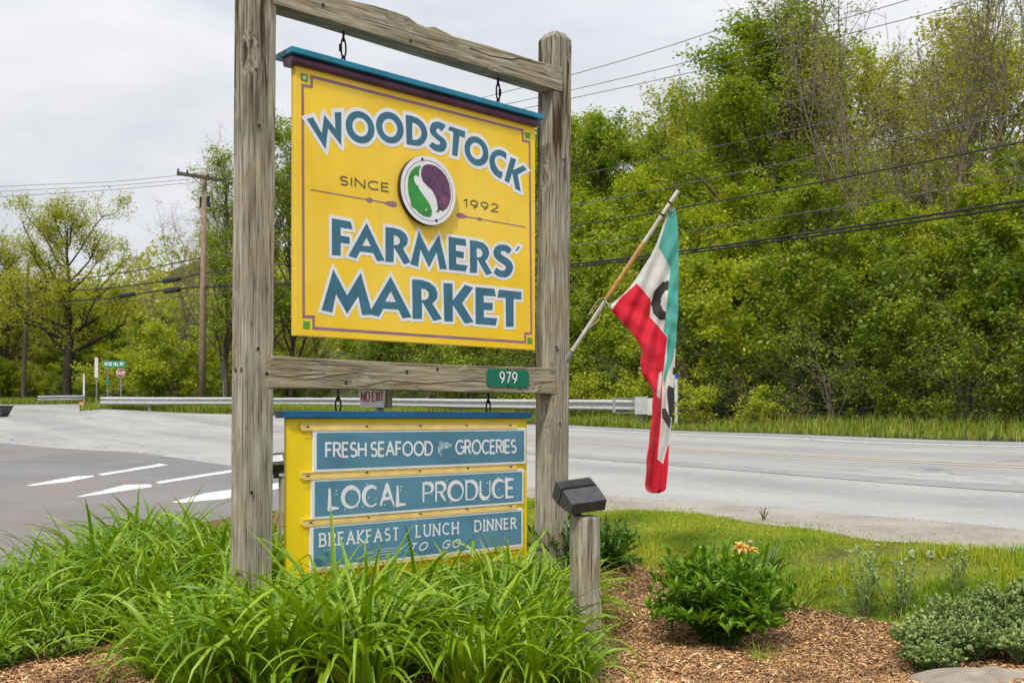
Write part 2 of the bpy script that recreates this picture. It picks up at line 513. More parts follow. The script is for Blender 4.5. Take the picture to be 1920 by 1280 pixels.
def mound(X, Y):
    r2 = np.random.default_rng(5); b = np.zeros_like(X)
    for k in range(26):
        a = r2.uniform(0, 6.28); fr = r2.uniform(2, 9); ph = r2.uniform(0, 6.28)
        b += np.sin((X*math.cos(a)+Y*math.sin(a))*fr+ph)*0.05/fr
    w = np.where(inpoly(X, Y, ccw(bed_poly)), .55, np.where(inpoly(X, Y, ccw(lawn_poly)) & (np.hypot(X, Y) < 12), .25, 0))
    return b*w
def build_ground():
    regs = [('road', road_poly), ('gravel_shoulder', shoulder_poly), ('lawn', lawn_poly), ('driveway', drive_poly), ('mulch_bed', bed_poly)]
    vs = []; faces = []
    outer = [(-600, -200), (600, -200), (600, 900), (-600, 900)]
    vs += outer; faces.append([0, 1, 2, 3])
    rf = []
    for nm, p in regs:
        p = resample(ccw(p), 1.2)
        b = len(vs); vs += p; faces.append(list(range(b, b+len(p)))); rf.append(p)
    r = np.random.default_rng(3)
    g = []
    for x in np.arange(-9, 7, .24):
        for y in np.arange(2.4, 14, .24): g.append((x + r.uniform(-.03, .03), y + r.uniform(-.03, .03)))
    for x in np.arange(-62, 62, 1.6):
        for y in np.arange(-20, 96, 1.6):
            if not (-9.2 < x < 7.2 and 2.2 < y < 14.2): g.append((x + r.uniform(-.1, .1), y + r.uniform(-.1, .1)))
    for x in np.arange(-590, 600, 22):
        for y in np.arange(-190, 890, 22):
            if not (-64 < x < 64 and -22 < y < 98): g.append((x, y))
    vs += g
    V, E, F, ov, oe, of = delaunay_2d_cdt([Vector(v) for v in vs], [], faces, 0, 1e-4, True)
    X = np.array([v.x for v in V]); Y = np.array([v.y for v in V])
    Z = np.concatenate([terr(X[i:i+4000], Y[i:i+4000]) for i in range(0, len(X), 4000)])
    # mulch is heaped in small mounds, the lawn rolls a little
    Z = Z + mound(X, Y)
    F = np.array([f for f in F], dtype=int); 
    tri_reg = []
    for k, f in enumerate(of):
        rr = [i for i in f if i > 0]
        tri_reg.append(rr[0] if rr else 0)
    tri_reg = np.array(tri_reg)
    names = ['ground'] + [n for n, p in regs]
    for i, nm in enumerate(names):
        FF = F[tri_reg == i]
        if not len(FF): continue
        u, inv = np.unique(FF, return_inverse=True)
        VV = np.stack([X[u], Y[u], Z[u]], 1)
        me = npmesh(nm, VV, inv.reshape(-1, 3), smooth=True)
        o = link(nm, me, GM[nm]); tag(o, kind='structure')
    return X, Y, Z

def ground_mat(name, stops, sc, rough=0.95, bmp=0.4, bsc=40, extra=None, bd=0.01):
    m, nt, b = mat_base(name)
    co = coords(nt)
    c = ramp(nt, noise(nt, co, sc, 6, 0.62), stops)
    if extra: c = extra(nt, co, c)
    nt.links.new(c, b.inputs['Base Color'])
    b.inputs['Roughness'].default_value = rough; b.inputs['Specular IOR Level'].default_value = 0.25
    bump(nt, b, noise(nt, co, bsc, 5, 0.7), bmp, bd)
    return m
def road_extra(nt, co, c):
    # bands of wear along the wheel tracks, sealed cracks, blotches, grains of aggregate
    ang = math.atan2(D1[1], D1[0])
    al = coords(nt, (1, 1, 1), rot=(0, 0, -ang))       # x runs along the road
    mpp = N(nt, 'ShaderNodeMapping'); mpp.inputs['Scale'].default_value = (0.02, 0.42, 1)
    nt.links.new(al, mpp.inputs[0])
    band = ramp(nt, noise(nt, mpp.outputs[0], 1.6, 4, 0.6), [(0.38, (0.84, 0.84, 0.86)), (0.56, (1.03, 1.03, 1.02))])
    c = mixc(nt, 1.0, c, band, 'MULTIPLY')
    gr = ramp(nt, noise(nt, co, 42, 4, 0.85), [(0.36, (0.58, 0.58, 0.58)), (0.55, (1.06, 1.06, 1.06))])
    c = mixc(nt, 0.7, c, gr, 'MULTIPLY')
    mk = N(nt, 'ShaderNodeMapping'); mk.inputs['Scale'].default_value = (0.10, 0.55, 1)
    nt.links.new(al, mk.inputs[0])
    nn = noise(nt, mk.outputs[0], .8, 6, 0.6, 0.3)
    cr_ = ramp(nt, nn, [(0.494, (1,1,1)), (0.4985, (0.58,0.58,0.58)), (0.5005, (0.58,0.58,0.58)), (0.508, (1,1,1))])
    msk = ramp(nt, noise(nt, co, 0.35, 2), [(0.48, (0,0,0)), (0.56, (1,1,1))])
    return mixc(nt, msk, c, mixc(nt, 1.0, c, cr_, 'MULTIPLY'))
def drive_extra(nt, co, c):
    gr = ramp(nt, noise(nt, co, 38, 4, 0.85), [(0.36, (0.68, 0.68, 0.68)), (0.55, (1.05, 1.05, 1.05))])
    c = mixc(nt, 0.6, c, gr, 'MULTIPLY')
    br = ramp(nt, noise(nt, co, 0.32, 3), [(0.48, (1,1,1)), (0.68, (1.12, 0.98, 0.88))])
    return mixc(nt, 1.0, c, br, 'MULTIPLY')
def shoulder_extra(nt, co, c):
    s = ramp(nt, noise(nt, co, 32, 4, 0.8), [(0.30, (0.45, 0.42, 0.38)), (0.40, (1,1,1)), (0.7, (1.1,1.08,1.05))])
    return mixc(nt, 0.8, c, s, 'MULTIPLY')
GM = {
 'ground': ground_mat('forest edge soil', [(0.35, (0.030, 0.026, 0.014)), (0.5, (0.045, 0.050, 0.015)), (0.66, (0.085, 0.105, 0.022))], 1.4, bmp=0.8, bsc=9, bd=0.08),
 'road': ground_mat('worn pale road surface', [(0.32, (0.315, 0.307, 0.295)), (0.66, (0.375, 0.366, 0.350))], 0.7, bmp=0.25, bsc=90, extra=road_extra, bd=0.004),
 'gravel_shoulder': ground_mat('sandy gravel shoulder', [(0.32, (0.255, 0.228, 0.195)), (0.62, (0.345, 0.315, 0.275))], 1.8, bmp=0.6, bsc=60, extra=shoulder_extra, bd=0.01),
 'lawn': ground_mat('lawn soil and thatch', [(0.34, (0.09, 0.085, 0.02)), (0.55, (0.15, 0.17, 0.015)), (0.7, (0.21, 0.19, 0.05))], 5, bmp=0.8, bsc=60, bd=0.015),
 'driveway': ground_mat('grey driveway asphalt', [(0.35, (0.165, 0.164, 0.166)), (0.65, (0.208, 0.205, 0.205))], 0.6, bmp=0.25, bsc=110, extra=drive_extra, bd=0.004),
 'mulch_bed': ground_mat('bark mulch bed', [(0.30, (0.045, 0.025, 0.014)), (0.5, (0.15, 0.082, 0.040)), (0.68, (0.30, 0.17, 0.085))], 22, bmp=1.0, bsc=55, bd=0.02),
}
GX, GY, GZ = build_ground()
from mathutils.bvhtree import BVHTree
_gv = []; _gf = []
for _o in [o for o in scene.objects if o.type == 'MESH']:
    _b = len(_gv); _gv += [v.co.copy() for v in _o.data.vertices]; _gf += [[_b+i for i in p.vertices] for p in _o.data.polygons]
BVH = BVHTree.FromPolygons(_gv, _gf)
def gzv(X, Y):
    out = []
    for x, y in zip(X, Y):
        h = BVH.ray_cast(Vector((x, y, 60)), Vector((0, 0, -1)))
        out.append(h[0].z if h[0] is not None else tz(x, y))
    return np.array(out)

# painted road markings: thin sheets 4-5 mm above the paving
def marking(pxpoly, mat, name='road_marking', label=None, yshift=0):
    P = [hit(a, b) for a, b in pxpoly]
    P = ccw(resample(P, .3))
    x0, x1 = min(p[0] for p in P), max(p[0] for p in P); y0, y1 = min(p[1] for p in P), max(p[1] for p in P)
    gx, gy = np.meshgrid(np.arange(x0, x1, .22), np.arange(y0, y1, .22)); gx = gx.ravel(); gy = gy.ravel(); k = inpoly(gx, gy, P)
    V, E, F, ov, oe, of = delaunay_2d_cdt([Vector(p) for p in P]+[Vector(p) for p in zip(gx[k], gy[k])], [], [list(range(len(P)))], 1, 1e-4, True)
    X = np.array([v.x for v in V]); Y = np.array([v.y for v in V])
    me = npmesh(name, np.stack([X, Y, gzv(X, Y)+0.0035], 1), np.array([f for f in F]))
    o = link(name, me, mat); tag(o, kind='structure')
    return o
MK = ground_mat('worn white marking paint', [(0.34, (0.30, 0.30, 0.30)), (0.42, (0.60, 0.60, 0.60)), (0.7, (0.68, 0.68, 0.68))], 7, bmp=0.2, bsc=80)
MY = ground_mat('faded yellow centre line', [(0.40, (0.37, 0.35, 0.31)), (0.62, (0.50, 0.39, 0.23))], 7, bmp=0.2, bsc=80)
PATCH = ground_mat('dark asphalt patch', [(0.35, (0.235, 0.23, 0.23)), (0.65, (0.295, 0.29, 0.285))], 2.5, bmp=0.3, bsc=80)
marking([(183, 889), (192, 891.5), (317, 871.5), (300, 869.5)], MK)
marking([(47, 910.5), (140, 893), (176, 891.5), (176, 893.5), (130, 903), (60, 911)], MK)
marking([(291, 904), (300, 907), (432, 886), (520, 872), (510, 869)], MK)
marking([(142, 932), (235, 909), (282, 908), (285, 913), (215, 920), (152, 932)], MK)
marking([(320, 942), (385, 925), (500, 912), (560, 900), (545, 912), (420, 936), (340, 943)], MK)
# far solid edge line and the double centre line, along the road
def strip(c, w, mat, s0=-30, s1=14, name='road_marking'):
    ss = np.arange(s0, s1, .4)
    V = []
    for s in ss:
        for cc in (c-w/2, c+w/2):
            x, y = RD(s, cc); V.append((x, y, float(gzv([x], [y])[0])+0.005))
    F = [(2*i, 2*i+1, 2*i+3, 2*i+2) for i in range(len(ss)-1)]
    o = link(name, npmesh(name, V, F), mat); tag(o, kind='structure')
strip(-0.75, 0.16, PATCH)
strip(-1.15, 0.13, MK)
strip(-4.45, 0.12, MY); strip(-4.75, 0.12, MY)
strip(-6.9, 0.55, PATCH)
# ------------------------------------------------------------------ plane frames and flat print
class Fr:
    """a vertical plane frame: x along the sign, y into its back, z up"""
    def __init__(s, o, deg):
        s.o = Vector(o); a = R(deg); s.a = a
        s.u = Vector((math.cos(a), math.sin(a), 0)); s.b = Vector((-math.sin(a), math.cos(a), 0))
    def hit(s, px, py, y=0.0):
        r = Vector(((px-960)/FPX, 1.0, (HOR-py)/FPX)); C = Vector((0, 0, CZ)) - s.o
        t = (y - C.dot(s.b)) / r.dot(s.b)
        P = C + r*t
        return (P.dot(s.u), P.z)
    def world(s, x, y, z):
        return s.o + s.u*x + s.b*y + Vector((0, 0, z))

def area(p):
    return 0.5*sum(p[i][0]*p[(i+1) % len(p)][1]-p[(i+1) % len(p)][0]*p[i][1] for i in range(len(p)))
def orient(p): return p if area(p) > 0 else p[::-1]

def _union(shapes, eps):
    vs = []; fs = []; own = []
    for si, (o, hs) in enumerate(shapes):
        for kind, pl in [(0, o)] + [(1, h) for h in hs]:
            pl = orient([tuple(q) for q in pl])
            b = len(vs); vs += [Vector(q) for q in pl]
            fs.append(list(range(b, b+len(pl)))); own.append((si, kind))
    V, E, F, ov, oe, of = delaunay_2d_cdt(vs, [], fs, 0, eps, True)
    keep = []; ar = 0
    if len(F):
        P = np.array([(v.x, v.y) for v in V]); T = np.array([list(f) for f in F])
        ce = P[T].mean(1); ok = np.zeros(len(T), bool)
        for o, hs in shapes:
            m = inpoly(ce[:, 0], ce[:, 1], [tuple(q) for q in o])
            for h in hs: m &= ~inpoly(ce[:, 0], ce[:, 1], [tuple(q) for q in h])
            ok |= m
        keep = [list(f) for f in T[ok]]
        q = P[T[ok]]
        ar = float(np.abs((q[:, 1, 0]-q[:, 0, 0])*(q[:, 2, 1]-q[:, 0, 1])-(q[:, 2, 0]-q[:, 0, 0])*(q[:, 1, 1]-q[:, 0, 1])).sum()/2) if len(q) else 0
    return V, keep, ar
def union_mesh(name, shapes, y, eps=1e-6):
    """shapes: list of (outer, [holes]) in plane coordinates -> one flat mesh without overlaps, at depth y"""
    shapes = [([tuple(q) for q in o], [[tuple(q) for q in h] for h in hs]) for o, hs in shapes]
    # cluster shapes whose boxes touch
    bb = [(min(p[0] for p in o), min(p[1] for p in o), max(p[0] for p in o), max(p[1] for p in o)) for o, _ in shapes]
    n = len(shapes); par = list(range(n))
    def fnd(i):
        while par[i] != i: i = par[i]
        return i
    for i in range(n):
        for j in range(i+1, n):
            if bb[i][0] <= bb[j][2] and bb[j][0] <= bb[i][2] and bb[i][1] <= bb[j][3] and bb[j][1] <= bb[i][3]:
                par[fnd(i)] = fnd(j)
    groups = {}
    for i in range(n): groups.setdefault(fnd(i), []).append(i)
    VV = []; FF = []
    jr = random.Random(1)
    for g_ in groups.values():
        sh = [shapes[i] for i in g_]
        tot = sum(abs(area(o)) for o, h in sh); big = max(abs(area(o))-sum(abs(area(q)) for q in h) for o, h in sh)
        w = max(bb[i][2] for i in g_)-min(bb[i][0] for i in g_); hh = max(bb[i][3] for i in g_)-min(bb[i][1] for i in g_)
        for tr in range(12):
            s2 = sh if tr == 0 else [([(p[0]+jr.uniform(-1, 1)*6e-5, p[1]+jr.uniform(-1, 1)*6e-5) for p in o], h) for o, h in sh]
            V, keep, ar = _union(s2, eps)
            if ar <= tot*1.002 and ar >= big*.97: break
        else:
            print('UNION PROBLEM', name, ar, tot)
        used = sorted({i for f in keep for i in f}); b0 = len(VV); mp_ = {k: b0+i for i, k in enumerate(used)}
        VV += [(V[i].x, y, V[i].y) for i in used]
        for f in keep:
            ff = [mp_[i] for i in f]
            a_ = [Vector(VV[i]) for i in ff]
            nn = (a_[1]-a_[0]).cross(a_[2]-a_[0])
            FF.append(ff if nn.y < 0 else ff[::-1])
    me = bpy.data.meshes.new(name)
    me.from_pydata(VV, [], FF); me.update()
    return me

def strokes(lines, hw, closed=False, mitre=40):
    """polylines [(x,z)...] -> list of shapes (outer, []) covering the line with half width hw (number or per-point list)"""
    out = []
    for ln in lines:
        n = len(ln)
        for i in range(n - (0 if closed else 1)):
            a = Vector(ln[i]); b = Vector(ln[(i+1) % n])
            if (b-a).length < 1e-6: continue
            wa = hw[i] if hasattr(hw, '__len__') else hw
            wb = hw[(i+1) % n] if hasattr(hw, '__len__') else hw
            d = (b-a).normalized(); nn = Vector((-d.y, d.x))
            out.append(([a-nn*wa, b-nn*wb, b+nn*wb, a+nn*wa], []))
        rng_ = range(n) if closed else range(1, n-1)
        for i in rng_:
            p = Vector(ln[i]); a = Vector(ln[i-1]); b = Vector(ln[(i+1) % n])
            w = hw[i] if hasattr(hw, '__len__') else hw
            d1 = (p-a).normalized(); d2 = (b-p).normalized()
            ang = abs(math.degrees(math.atan2(d1.x*d2.y-d1.y*d2.x, d1.dot(d2))))
            if ang > mitre and ang < 172:
                sgn = 1 if (d1.x*d2.y-d1.y*d2.x) < 0 else -1      # outer side
                n1 = Vector((-d1.y, d1.x))*sgn; n2 = Vector((-d2.y, d2.x))*sgn
                bi = (n1+n2).normalized(); m = min(w/max(0.2, bi.dot(n1)), w*1.75)
                out.append(([p, p+n1*w, p+bi*m, p+n2*w], []))
            elif ang > 3:
                out.append(([p+Vector((math.cos(k*math.pi/4), math.sin(k*math.pi/4)))*w*0.995 for k in range(8)], []))
    return out

# ---- a single-stroke alphabet (unit height), used for the smaller lettering
def arc(cx, cy, rx, ry, a0, a1, n=12):
    return [(cx+rx*math.cos(R(a0+(a1-a0)*i/n)), cy+ry*math.sin(R(a0+(a1-a0)*i/n))) for i in range(n+1)]
GLY = {
 'A': (.80, [[(0, 0), (.40, 1), (.80, 0)], [(.15, .36), (.65, .36)]]),
 'B': (.62, [[(0, 0), (0, 1), (.32, 1)] + arc(.32, .77, .24, .23, 90, -90) + [(0, .54)], [(.32, .54)] + arc(.34, .27, .28, .27, 90, -90) + [(0, 0)]]),
 'C': (.74, [arc(.44, .5, .44, .5, 48, 312, 20)]),
 'D': (.74, [[(0, 0), (0, 1), (.30, 1)] + arc(.30, .5, .44, .5, 90, -90, 14) + [(0, 0)]]),
 'E': (.52, [[(.52, 1), (0, 1), (0, 0), (.52, 0)], [(0, .52), (.46, .52)]]),
 'F': (.50, [[(.50, 1), (0, 1), (0, 0)], [(0, .52), (.44, .52)]]),
 'G': (.82, [arc(.46, .5, .46, .5, 48, 360, 22) + [(.50, .5)]]),
 'H': (.68, [[(0, 0), (0, 1)], [(.68, 0), (.68, 1)], [(0, .52), (.68, .52)]]),
 'I': (.02, [[(0, 0), (0, 1)]]),
 'K': (.62, [[(0, 0), (0, 1)], [(.58, 1), (.03, .48), (.62, 0)]]),
 'L': (.50, [[(0, 1), (0, 0), (.50, 0)]]),
 'N': (.70, [[(0, 0), (0, 1), (.70, 0), (.70, 1)]]),
 'O': (.94, [arc(.47, .5, .47, .5, 0, 360, 26)]),
 'P': (.58, [[(0, 0), (0, 1), (.30, 1)] + arc(.30, .74, .28, .26, 90, -90) + [(0, .48)]]),
 'R': (.60, [[(0, 0), (0, 1), (.30, 1)] + arc(.30, .75, .27, .25, 90, -90) + [(0, .5)], [(.28, .5), (.60, 0)]]),
 'S': (.56, [arc(.29, .75, .25, .25, 35, 270, 12) + arc(.29, .26, .27, .26, 90, -145, 12)[1:]]),
 'T': (.62, [[(0, 1), (.62, 1)], [(.31, 1), (.31, 0)]]),
 'U': (.66, [[(0, 1), (0, .33)] + arc(.33, .33, .33, .33, 180, 360, 12) + [(.66, 1)]]),
 'X': (.60, [[(0, 0), (.60, 1)], [(0, 1), (.60, 0)]]),
 'd': (.48, [arc(.24, .3, .24, .3, 0, 360, 12), [(.48, 1), (.48, 0)]]),
 'e': (.46, [[(.0, .32), (.46, .32)] + arc(.23, .3, .23, .3, 0, 320, 12)[0:]]),
 'i': (.02, [[(0, 0), (0, .6)], [(0, .8), (0, .88)]]),
 'l': (.02, [[(0, 0), (0, 1)]]),
 'o': (.48, [arc(.24, .3, .24, .3, 0, 360, 12)]),
 's': (.40, [arc(.2, .45, .18, .15, 35, 270, 8) + arc(.2, .15, .2, .15, 90, -145, 8)[1:]]),
 '1': (.28, [[(0, .80), (.24, 1), (.24, 0)]]),
 '2': (.58, [arc(.28, .72, .27, .28, 165, -30, 12) + [(.0, 0), (.58, 0)]]),
 '7': (.54, [[(0, 1), (.54, 1), (.20, 0)]]),
 '9': (.58, [arc(.29, .69, .29, .31, -10, 350, 18), arc(.29, .69, .29, .31, 0, -20, 3) + [(.50, .32), (.22, 0)]]),
}
def text_lines(s, gap=.16, space=.42, serif=0.0):
    x = 0; out = []; spans = []
    for ch in s:
        if ch == ' ': x += space; continue
        w, L = GLY[ch]
        for ln in L:
            out.append([(x+a, b) for a, b in ln])
            if serif:
                for (a, b), (c, d) in ((ln[0], ln[1]), (ln[-1], ln[-2])):
                    if b in (0, 1) and abs(a-c) < 0.45 and abs(b-d) > .3 or (ch in 'AKR' and b in (0, 1) and d not in (b,)):
                        out.append([(x+a-serif, b), (x+a+serif, b)])
        if serif and ch in 'BDEFLPR':
            out.append([(x-serif, 1 if ch != 'L' else 1), (x+.1, 1)]); out.append([(x-serif, 0), (x+(.1 if ch not in 'FP' else serif), 0)])
        spans.append((x, x+w)); x += w + gap
    return out, x-gap
def text_shapes(fr, y, s, base0, base1, top0, top1, hw, gap=.16, space=.42, serif=0.0, brush=False, slant=0.0):
    """lay a line of text between two baseline ends (photograph pixels) on the plane y of frame fr"""
    L, wd = text_lines(s, gap, space, serif)
    a = Vector(fr.hit(*base0, y)); b = Vector(fr.hit(*base1, y)); t0 = Vector(fr.hit(*top0, y)); t1 = Vector(fr.hit(*top1, y))
    ex = (b-a)/wd
    ez = ((t0-a)+(t1-b))*0.5
    h = ez.length; ez = Vector((slant*h, h))
    out = []
    for ln in L:
        P = [a + ex*p[0] + ez*p[1] for p in ln]
        if brush:
            n = len(P)
            w_ = []
            for i, p in enumerate(ln):
                t = i/max(1, n-1)
                if n == 2: w_.append(hw*(1.35 if t < .5 else .75))
                else: w_.append(hw*(0.55+1.0*math.sin(math.pi*min(1, t*1.15+.05))**1.0))
            out += strokes([P], w_)
        else:
            out += strokes([P], hw)
    return out
def pxs(fr, y, pts): return [fr.hit(a, b, y) for a, b in pts]
def plane_obj(name, shapes, y, mat, parent):
    return link(name, union_mesh(name, shapes, y), mat, parent)

# ------------------------------------------------------------------ timber sign frame
FO = (-1.28, 4.88, 0); FA = 41.9
F0 = Fr(FO, FA)
gz = tz(-1.2, 4.95)
frame = empty('sign_frame', FO, R(FA), 'tall weathered grey timber frame, two square posts and two cross beams, holding the signs', 'sign frame')
PW = 0.150
Xl = F0.hit(462, 740, 0)[0]-0.015
Xr = F0.hit(1036, 740, 0)[0]-0.018          # left edge of the right post along the frame
def post(x0, w, lean_top, top_z, name='post'):
    """square post with a weathered pyramid top, leaning a little along the frame; solid timber plus a planted side board"""
    r = np.random.default_rng(int(x0*10)+4)
    hb = -0.30
    def ring(z, ins=0.0, x1=w):
        dx = lean_top*(z/top_z)
        return [(x0+dx+ins, ins, z), (x0+dx+x1-ins, ins, z), (x0+dx+x1-ins, PW-ins, z), (x0+dx+ins, PW-ins, z)]
    mb = MB()
    zs = [hb, 0.4, 0.9, 1.4, 1.9, 2.4, top_z-0.055]
    vs = []; fs = []
    for z in zs: vs += ring(z)
    for i in range(len(zs)-1):
        for k in range(4):
            k2 = (k+1) % 4
            fs.append((i*4+k, i*4+k2, (i+1)*4+k2, (i+1)*4+k))
    fs.append((3, 2, 1, 0))
    nb = len(vs)
    vs += ring(top_z-0.012, 0.030)
    nt_ = len(vs); vs += [(x0+lean_top+w*0.5, PW*0.5, top_z)]
    b = (len(zs)-1)*4
    for k in range(4):
        k2 = (k+1) % 4
        fs.append((b+k, b+k2, nb+k2, nb+k)); fs.append((nb+k, nb+k2, nt_))
    mb.add(vs, fs)
    return mb.build(name, M['post_tall'], frame, bevel=0.006)
topz = F0.hit(1048, 62, 0.07)[1]
post(Xl, PW, 0.030, topz+0.02)
post(Xr, PW, 0.038, topz)

def beam(xa, xb, prof_top, prof_bot, y0, y1, name='beam'):
    prof = prof_bot + prof_top[::-1]
    mb = MB(); mb.prism_y(prof, y0, y1)
    return mb.build(name, M['beam'], frame, bevel=0.004)
by0, by1 = -0.005, 0.112
bt = [F0.hit(513, -58, by0), F0.hit(560, -42, by0), F0.hit(655, 0, by0), F0.hit(700, 10, by0), F0.hit(740, 22, by0), F0.hit(765, 31, by0), F0.hit(782, 44, by0), F0.hit(800, 51, by0), F0.hit(815, 50, by0), F0.hit(850, 68, by0), F0.hit(920, 87, by0), F0.hit(1000, 112, by0), F0.hit(1055, 127, by0)]
bb = [F0.hit(513, 7, by0), F0.hit(620, 39, by0), F0.hit(800, 96, by0), F0.hit(1055, 173, by0)]
bb = [(bt[0][0], bb[0][1])] + bb[1:-1] + [(bt[-1][0], bb[-1][1])]
zb_top = sum(p[1] for p in bb)/len(bb)
bb = [(p[0], zb_top + (0.004 if i == 1 else 0)) for i, p in enumerate(bb)]
beam(0, 0, bt, bb, by0, by1)
mt = [F0.hit(502, 666, by0), F0.hit(640, 674, by0), F0.hit(800, 682, by0), F0.hit(1043, 690, by0)]
mbm = [F0.hit(502, 727, by0), F0.hit(700, 730, by0), F0.hit(880, 735, by0), F0.hit(1043, 738, by0)]
beam(0, 0, mt, mbm, by0, by1)
# bolt holes and knots on the timber
def disc(fr, x, z, r, y, rz=1.0, n=12):
    return ([(x+r*math.cos(2*math.pi*k/n), z+r*rz*math.sin(2*math.pi*k/n)) for k in range(n)], [])
holes = []
for px, py in ((606, 10), (770, 77), (649, 717), (763, 697), (820, 692), (486, 236), (484, 654), (472, 923), (500, 700)):
    x, z = F0.hit(px, py, -0.007); holes.append(disc(F0, x, z, 0.0085, 0, 1.2))
for px, py in ((1044, 651), (1050, 794), (1057, 300), (1046, 656)):
    x, z = F0.hit(px, py, -0.007); holes.append(disc(F0, x, z, 0.008, 0, 1.3))
for h_ in holes: plane_obj('knot', [h_], -0.0075, M['crack'], frame)
# deep checks along the beams
def crack(pts, w, y=-0.0065, parent=None, fr=F0, mat=None):
    P = pxs(fr, y, pts); n = len(P)
    ws = [w*(0.25 + 0.75*math.sin(math.pi*(i+.5)/n)) for i in range(n)]
    return strokes([P], ws)
cks = []
cks.append(crack([(880, 90), (920, 105), (960, 112), (975, 109), (1000, 117), (1024, 121)], .0035))
cks.append(crack([(505, 703), (540, 706), (580, 702), (610, 699)], .0018))
cks.append(crack([(570, 712), (600, 708), (630, 703), (665, 699), (700, 704)], .002))
cks.append(crack([(660, 727), (690, 722), (730, 713), (760, 716), (800, 719), (840, 716), (880, 714), (912, 715)], .0022))
cks.append(crack([(990, 722), (1015, 718), (1043, 714)], .002))
cks.append(crack([(660, 30), (740, 52), (800, 72), (860, 84)], .0014))
for q_ in cks: plane_obj('wood_check', q_, -0.0066, M['crack'], frame)
# two bolt holes on the left face of the left post
for yy in (0.105, 0.045):
    z = W(450, 694, 4.95).z; xx = Xl + 0.030*(z/topz) - 0.0015
    vs = [(xx, yy+0.011*math.cos(a), z+0.013*math.sin(a)) for a in [2*math.pi*k/10 for k in range(10)]]
    MB().add(vs, [tuple(range(9, -1, -1))]).build('bolt_hole', M['crack'], frame)

# ------------------------------------------------------------------ upper hanging sign
SY = 1.042
FU = Fr((-1.0487*SY, 4.9*SY, 0), 41.49)
zt, zb_, Wd = CZ+1.7121*SY, CZ+0.4033*SY, 1.5824*SY
up = empty('market_sign', FU.o, FU.a, 'large yellow square sign reading WOODSTOCK FARMERS\' MARKET hanging on chains from the top beam', 'sign')
MB().box((0, 0, zb_), (Wd, 0.042, zt)).build('panel', M['yellow'], up, bevel=0.003)
# moulding (rounded) and teal cap board
mz = zt - 0.004
prof = [(-0.016, 0), (-0.026, 0.010), (-0.029, 0.021), (-0.026, 0.033), (-0.018, 0.044)]
mb = MB(); x0, x1 = FU.hit(552, 108, -0.03)[0]-.012, FU.hit(1010, 236, -0.03)[0]
vs = []
for x in (x0, x1):
    vs += [(x, p[0], mz+p[1]) for p in prof] + [(x, 0.072, mz+0.044), (x, 0.060, mz)]
n = 7
mb.add(vs, [tuple(range(n-1, -1, -1)), tuple(range(n, 2*n))] + [(i, (i+1) % n, n+(i+1) % n, n+i) for i in range(n)])
mb.build('moulding', M['purple_trim'], up, bevel=0.002)
kx0 = FU.hit(547, 98, -0.048)[0]; kx1 = FU.hit(1021, 230, -0.048)[0]
MB().box((kx0, -0.048, mz+0.0445), (kx1, 0.120, mz+0.076)).build('cap_board', M['teal'], up, bevel=0.004)

y1, y2 = -0.0012, -0.0022
def g(x0, y0, pts): return [(x0 + a/8.0, y0 + b/8.0) for a, b in pts]
def ell(x0, y0, c, a, b, n=40):
    return [(x0+(c[0]+a[0]*math.cos(t)+b[0]*math.sin(t))/8.0, y0+(c[1]+a[1]*math.cos(t)+b[1]*math.sin(t))/8.0) for t in [2*math.pi*k/n for k in range(n)]]
A1 = (560, 180); A2 = (770, 220); A3 = (600, 390); A4 = (760, 390); A5 = (590, 480); A6 = (770, 500)
WOOD = [
 (g(*A1, [(122,348),(215,320),(348,562),(385,285),(553,500),(540,250),(640,240),(640,742),(440,482),(405,797)]), []),
 (ell(*A1, (921,470), (216,43), (0,238)), [ell(*A1, (925,467), (120,24), (0,140))]),
 (ell(*A1, (1367,475), (207,42), (0,233)), [ell(*A1, (1367,479), (113,23), (0,137))]),
 (g(*A1, [(1605,285),(1690,298),(1780,330),(1860,390),(1910,470),(1932,560),(1920,640),(1880,705),(1820,745),(1740,745),(1620,722)]),
  [g(*A1, [(1703,400),(1750,410),(1800,450),(1835,510),(1845,560),(1830,615),(1790,650),(1750,662),(1705,655)])]),
 (g(*A2, [(528,122),(480,90),(430,70),(375,65),(325,85),(295,130),(285,190),(305,250),(350,295),(400,335),(435,360),(447,390),(430,412),(390,408),(350,390),(322,373),(275,432),(340,488),(400,515),(460,520),(510,500),(537,450),(543,400),(525,350),(490,310),(440,275),(400,240),(380,205),(388,178),(410,165),(440,185),(467,212)]), []),
 (g(*A2, [(585,135),(818,212),(812,308),(732,282),(700,585),(622,568),(640,222),(562,188)]), []),
 (ell(*A2, (988,508), (180,47), (0,217)), [ell(*A2, (987,505), (98,25), (0,124))]),
 (g(*A2, [(1440,545),(1400,510),(1340,487),(1280,490),(1220,530),(1185,600),(1180,680),(1200,770),(1250,850),(1310,900),(1358,922),(1385,828),(1330,800),(1285,740),(1262,670),(1265,610),(1300,575),(1350,572),(1400,600),(1428,635)]), []),
 (g(*A2, [(1502,600),(1582,635),(1535,795),(1690,722),(1740,783),(1605,858),(1652,1110),(1572,1072),(1522,832),(1475,985),(1408,945)]), []),
]
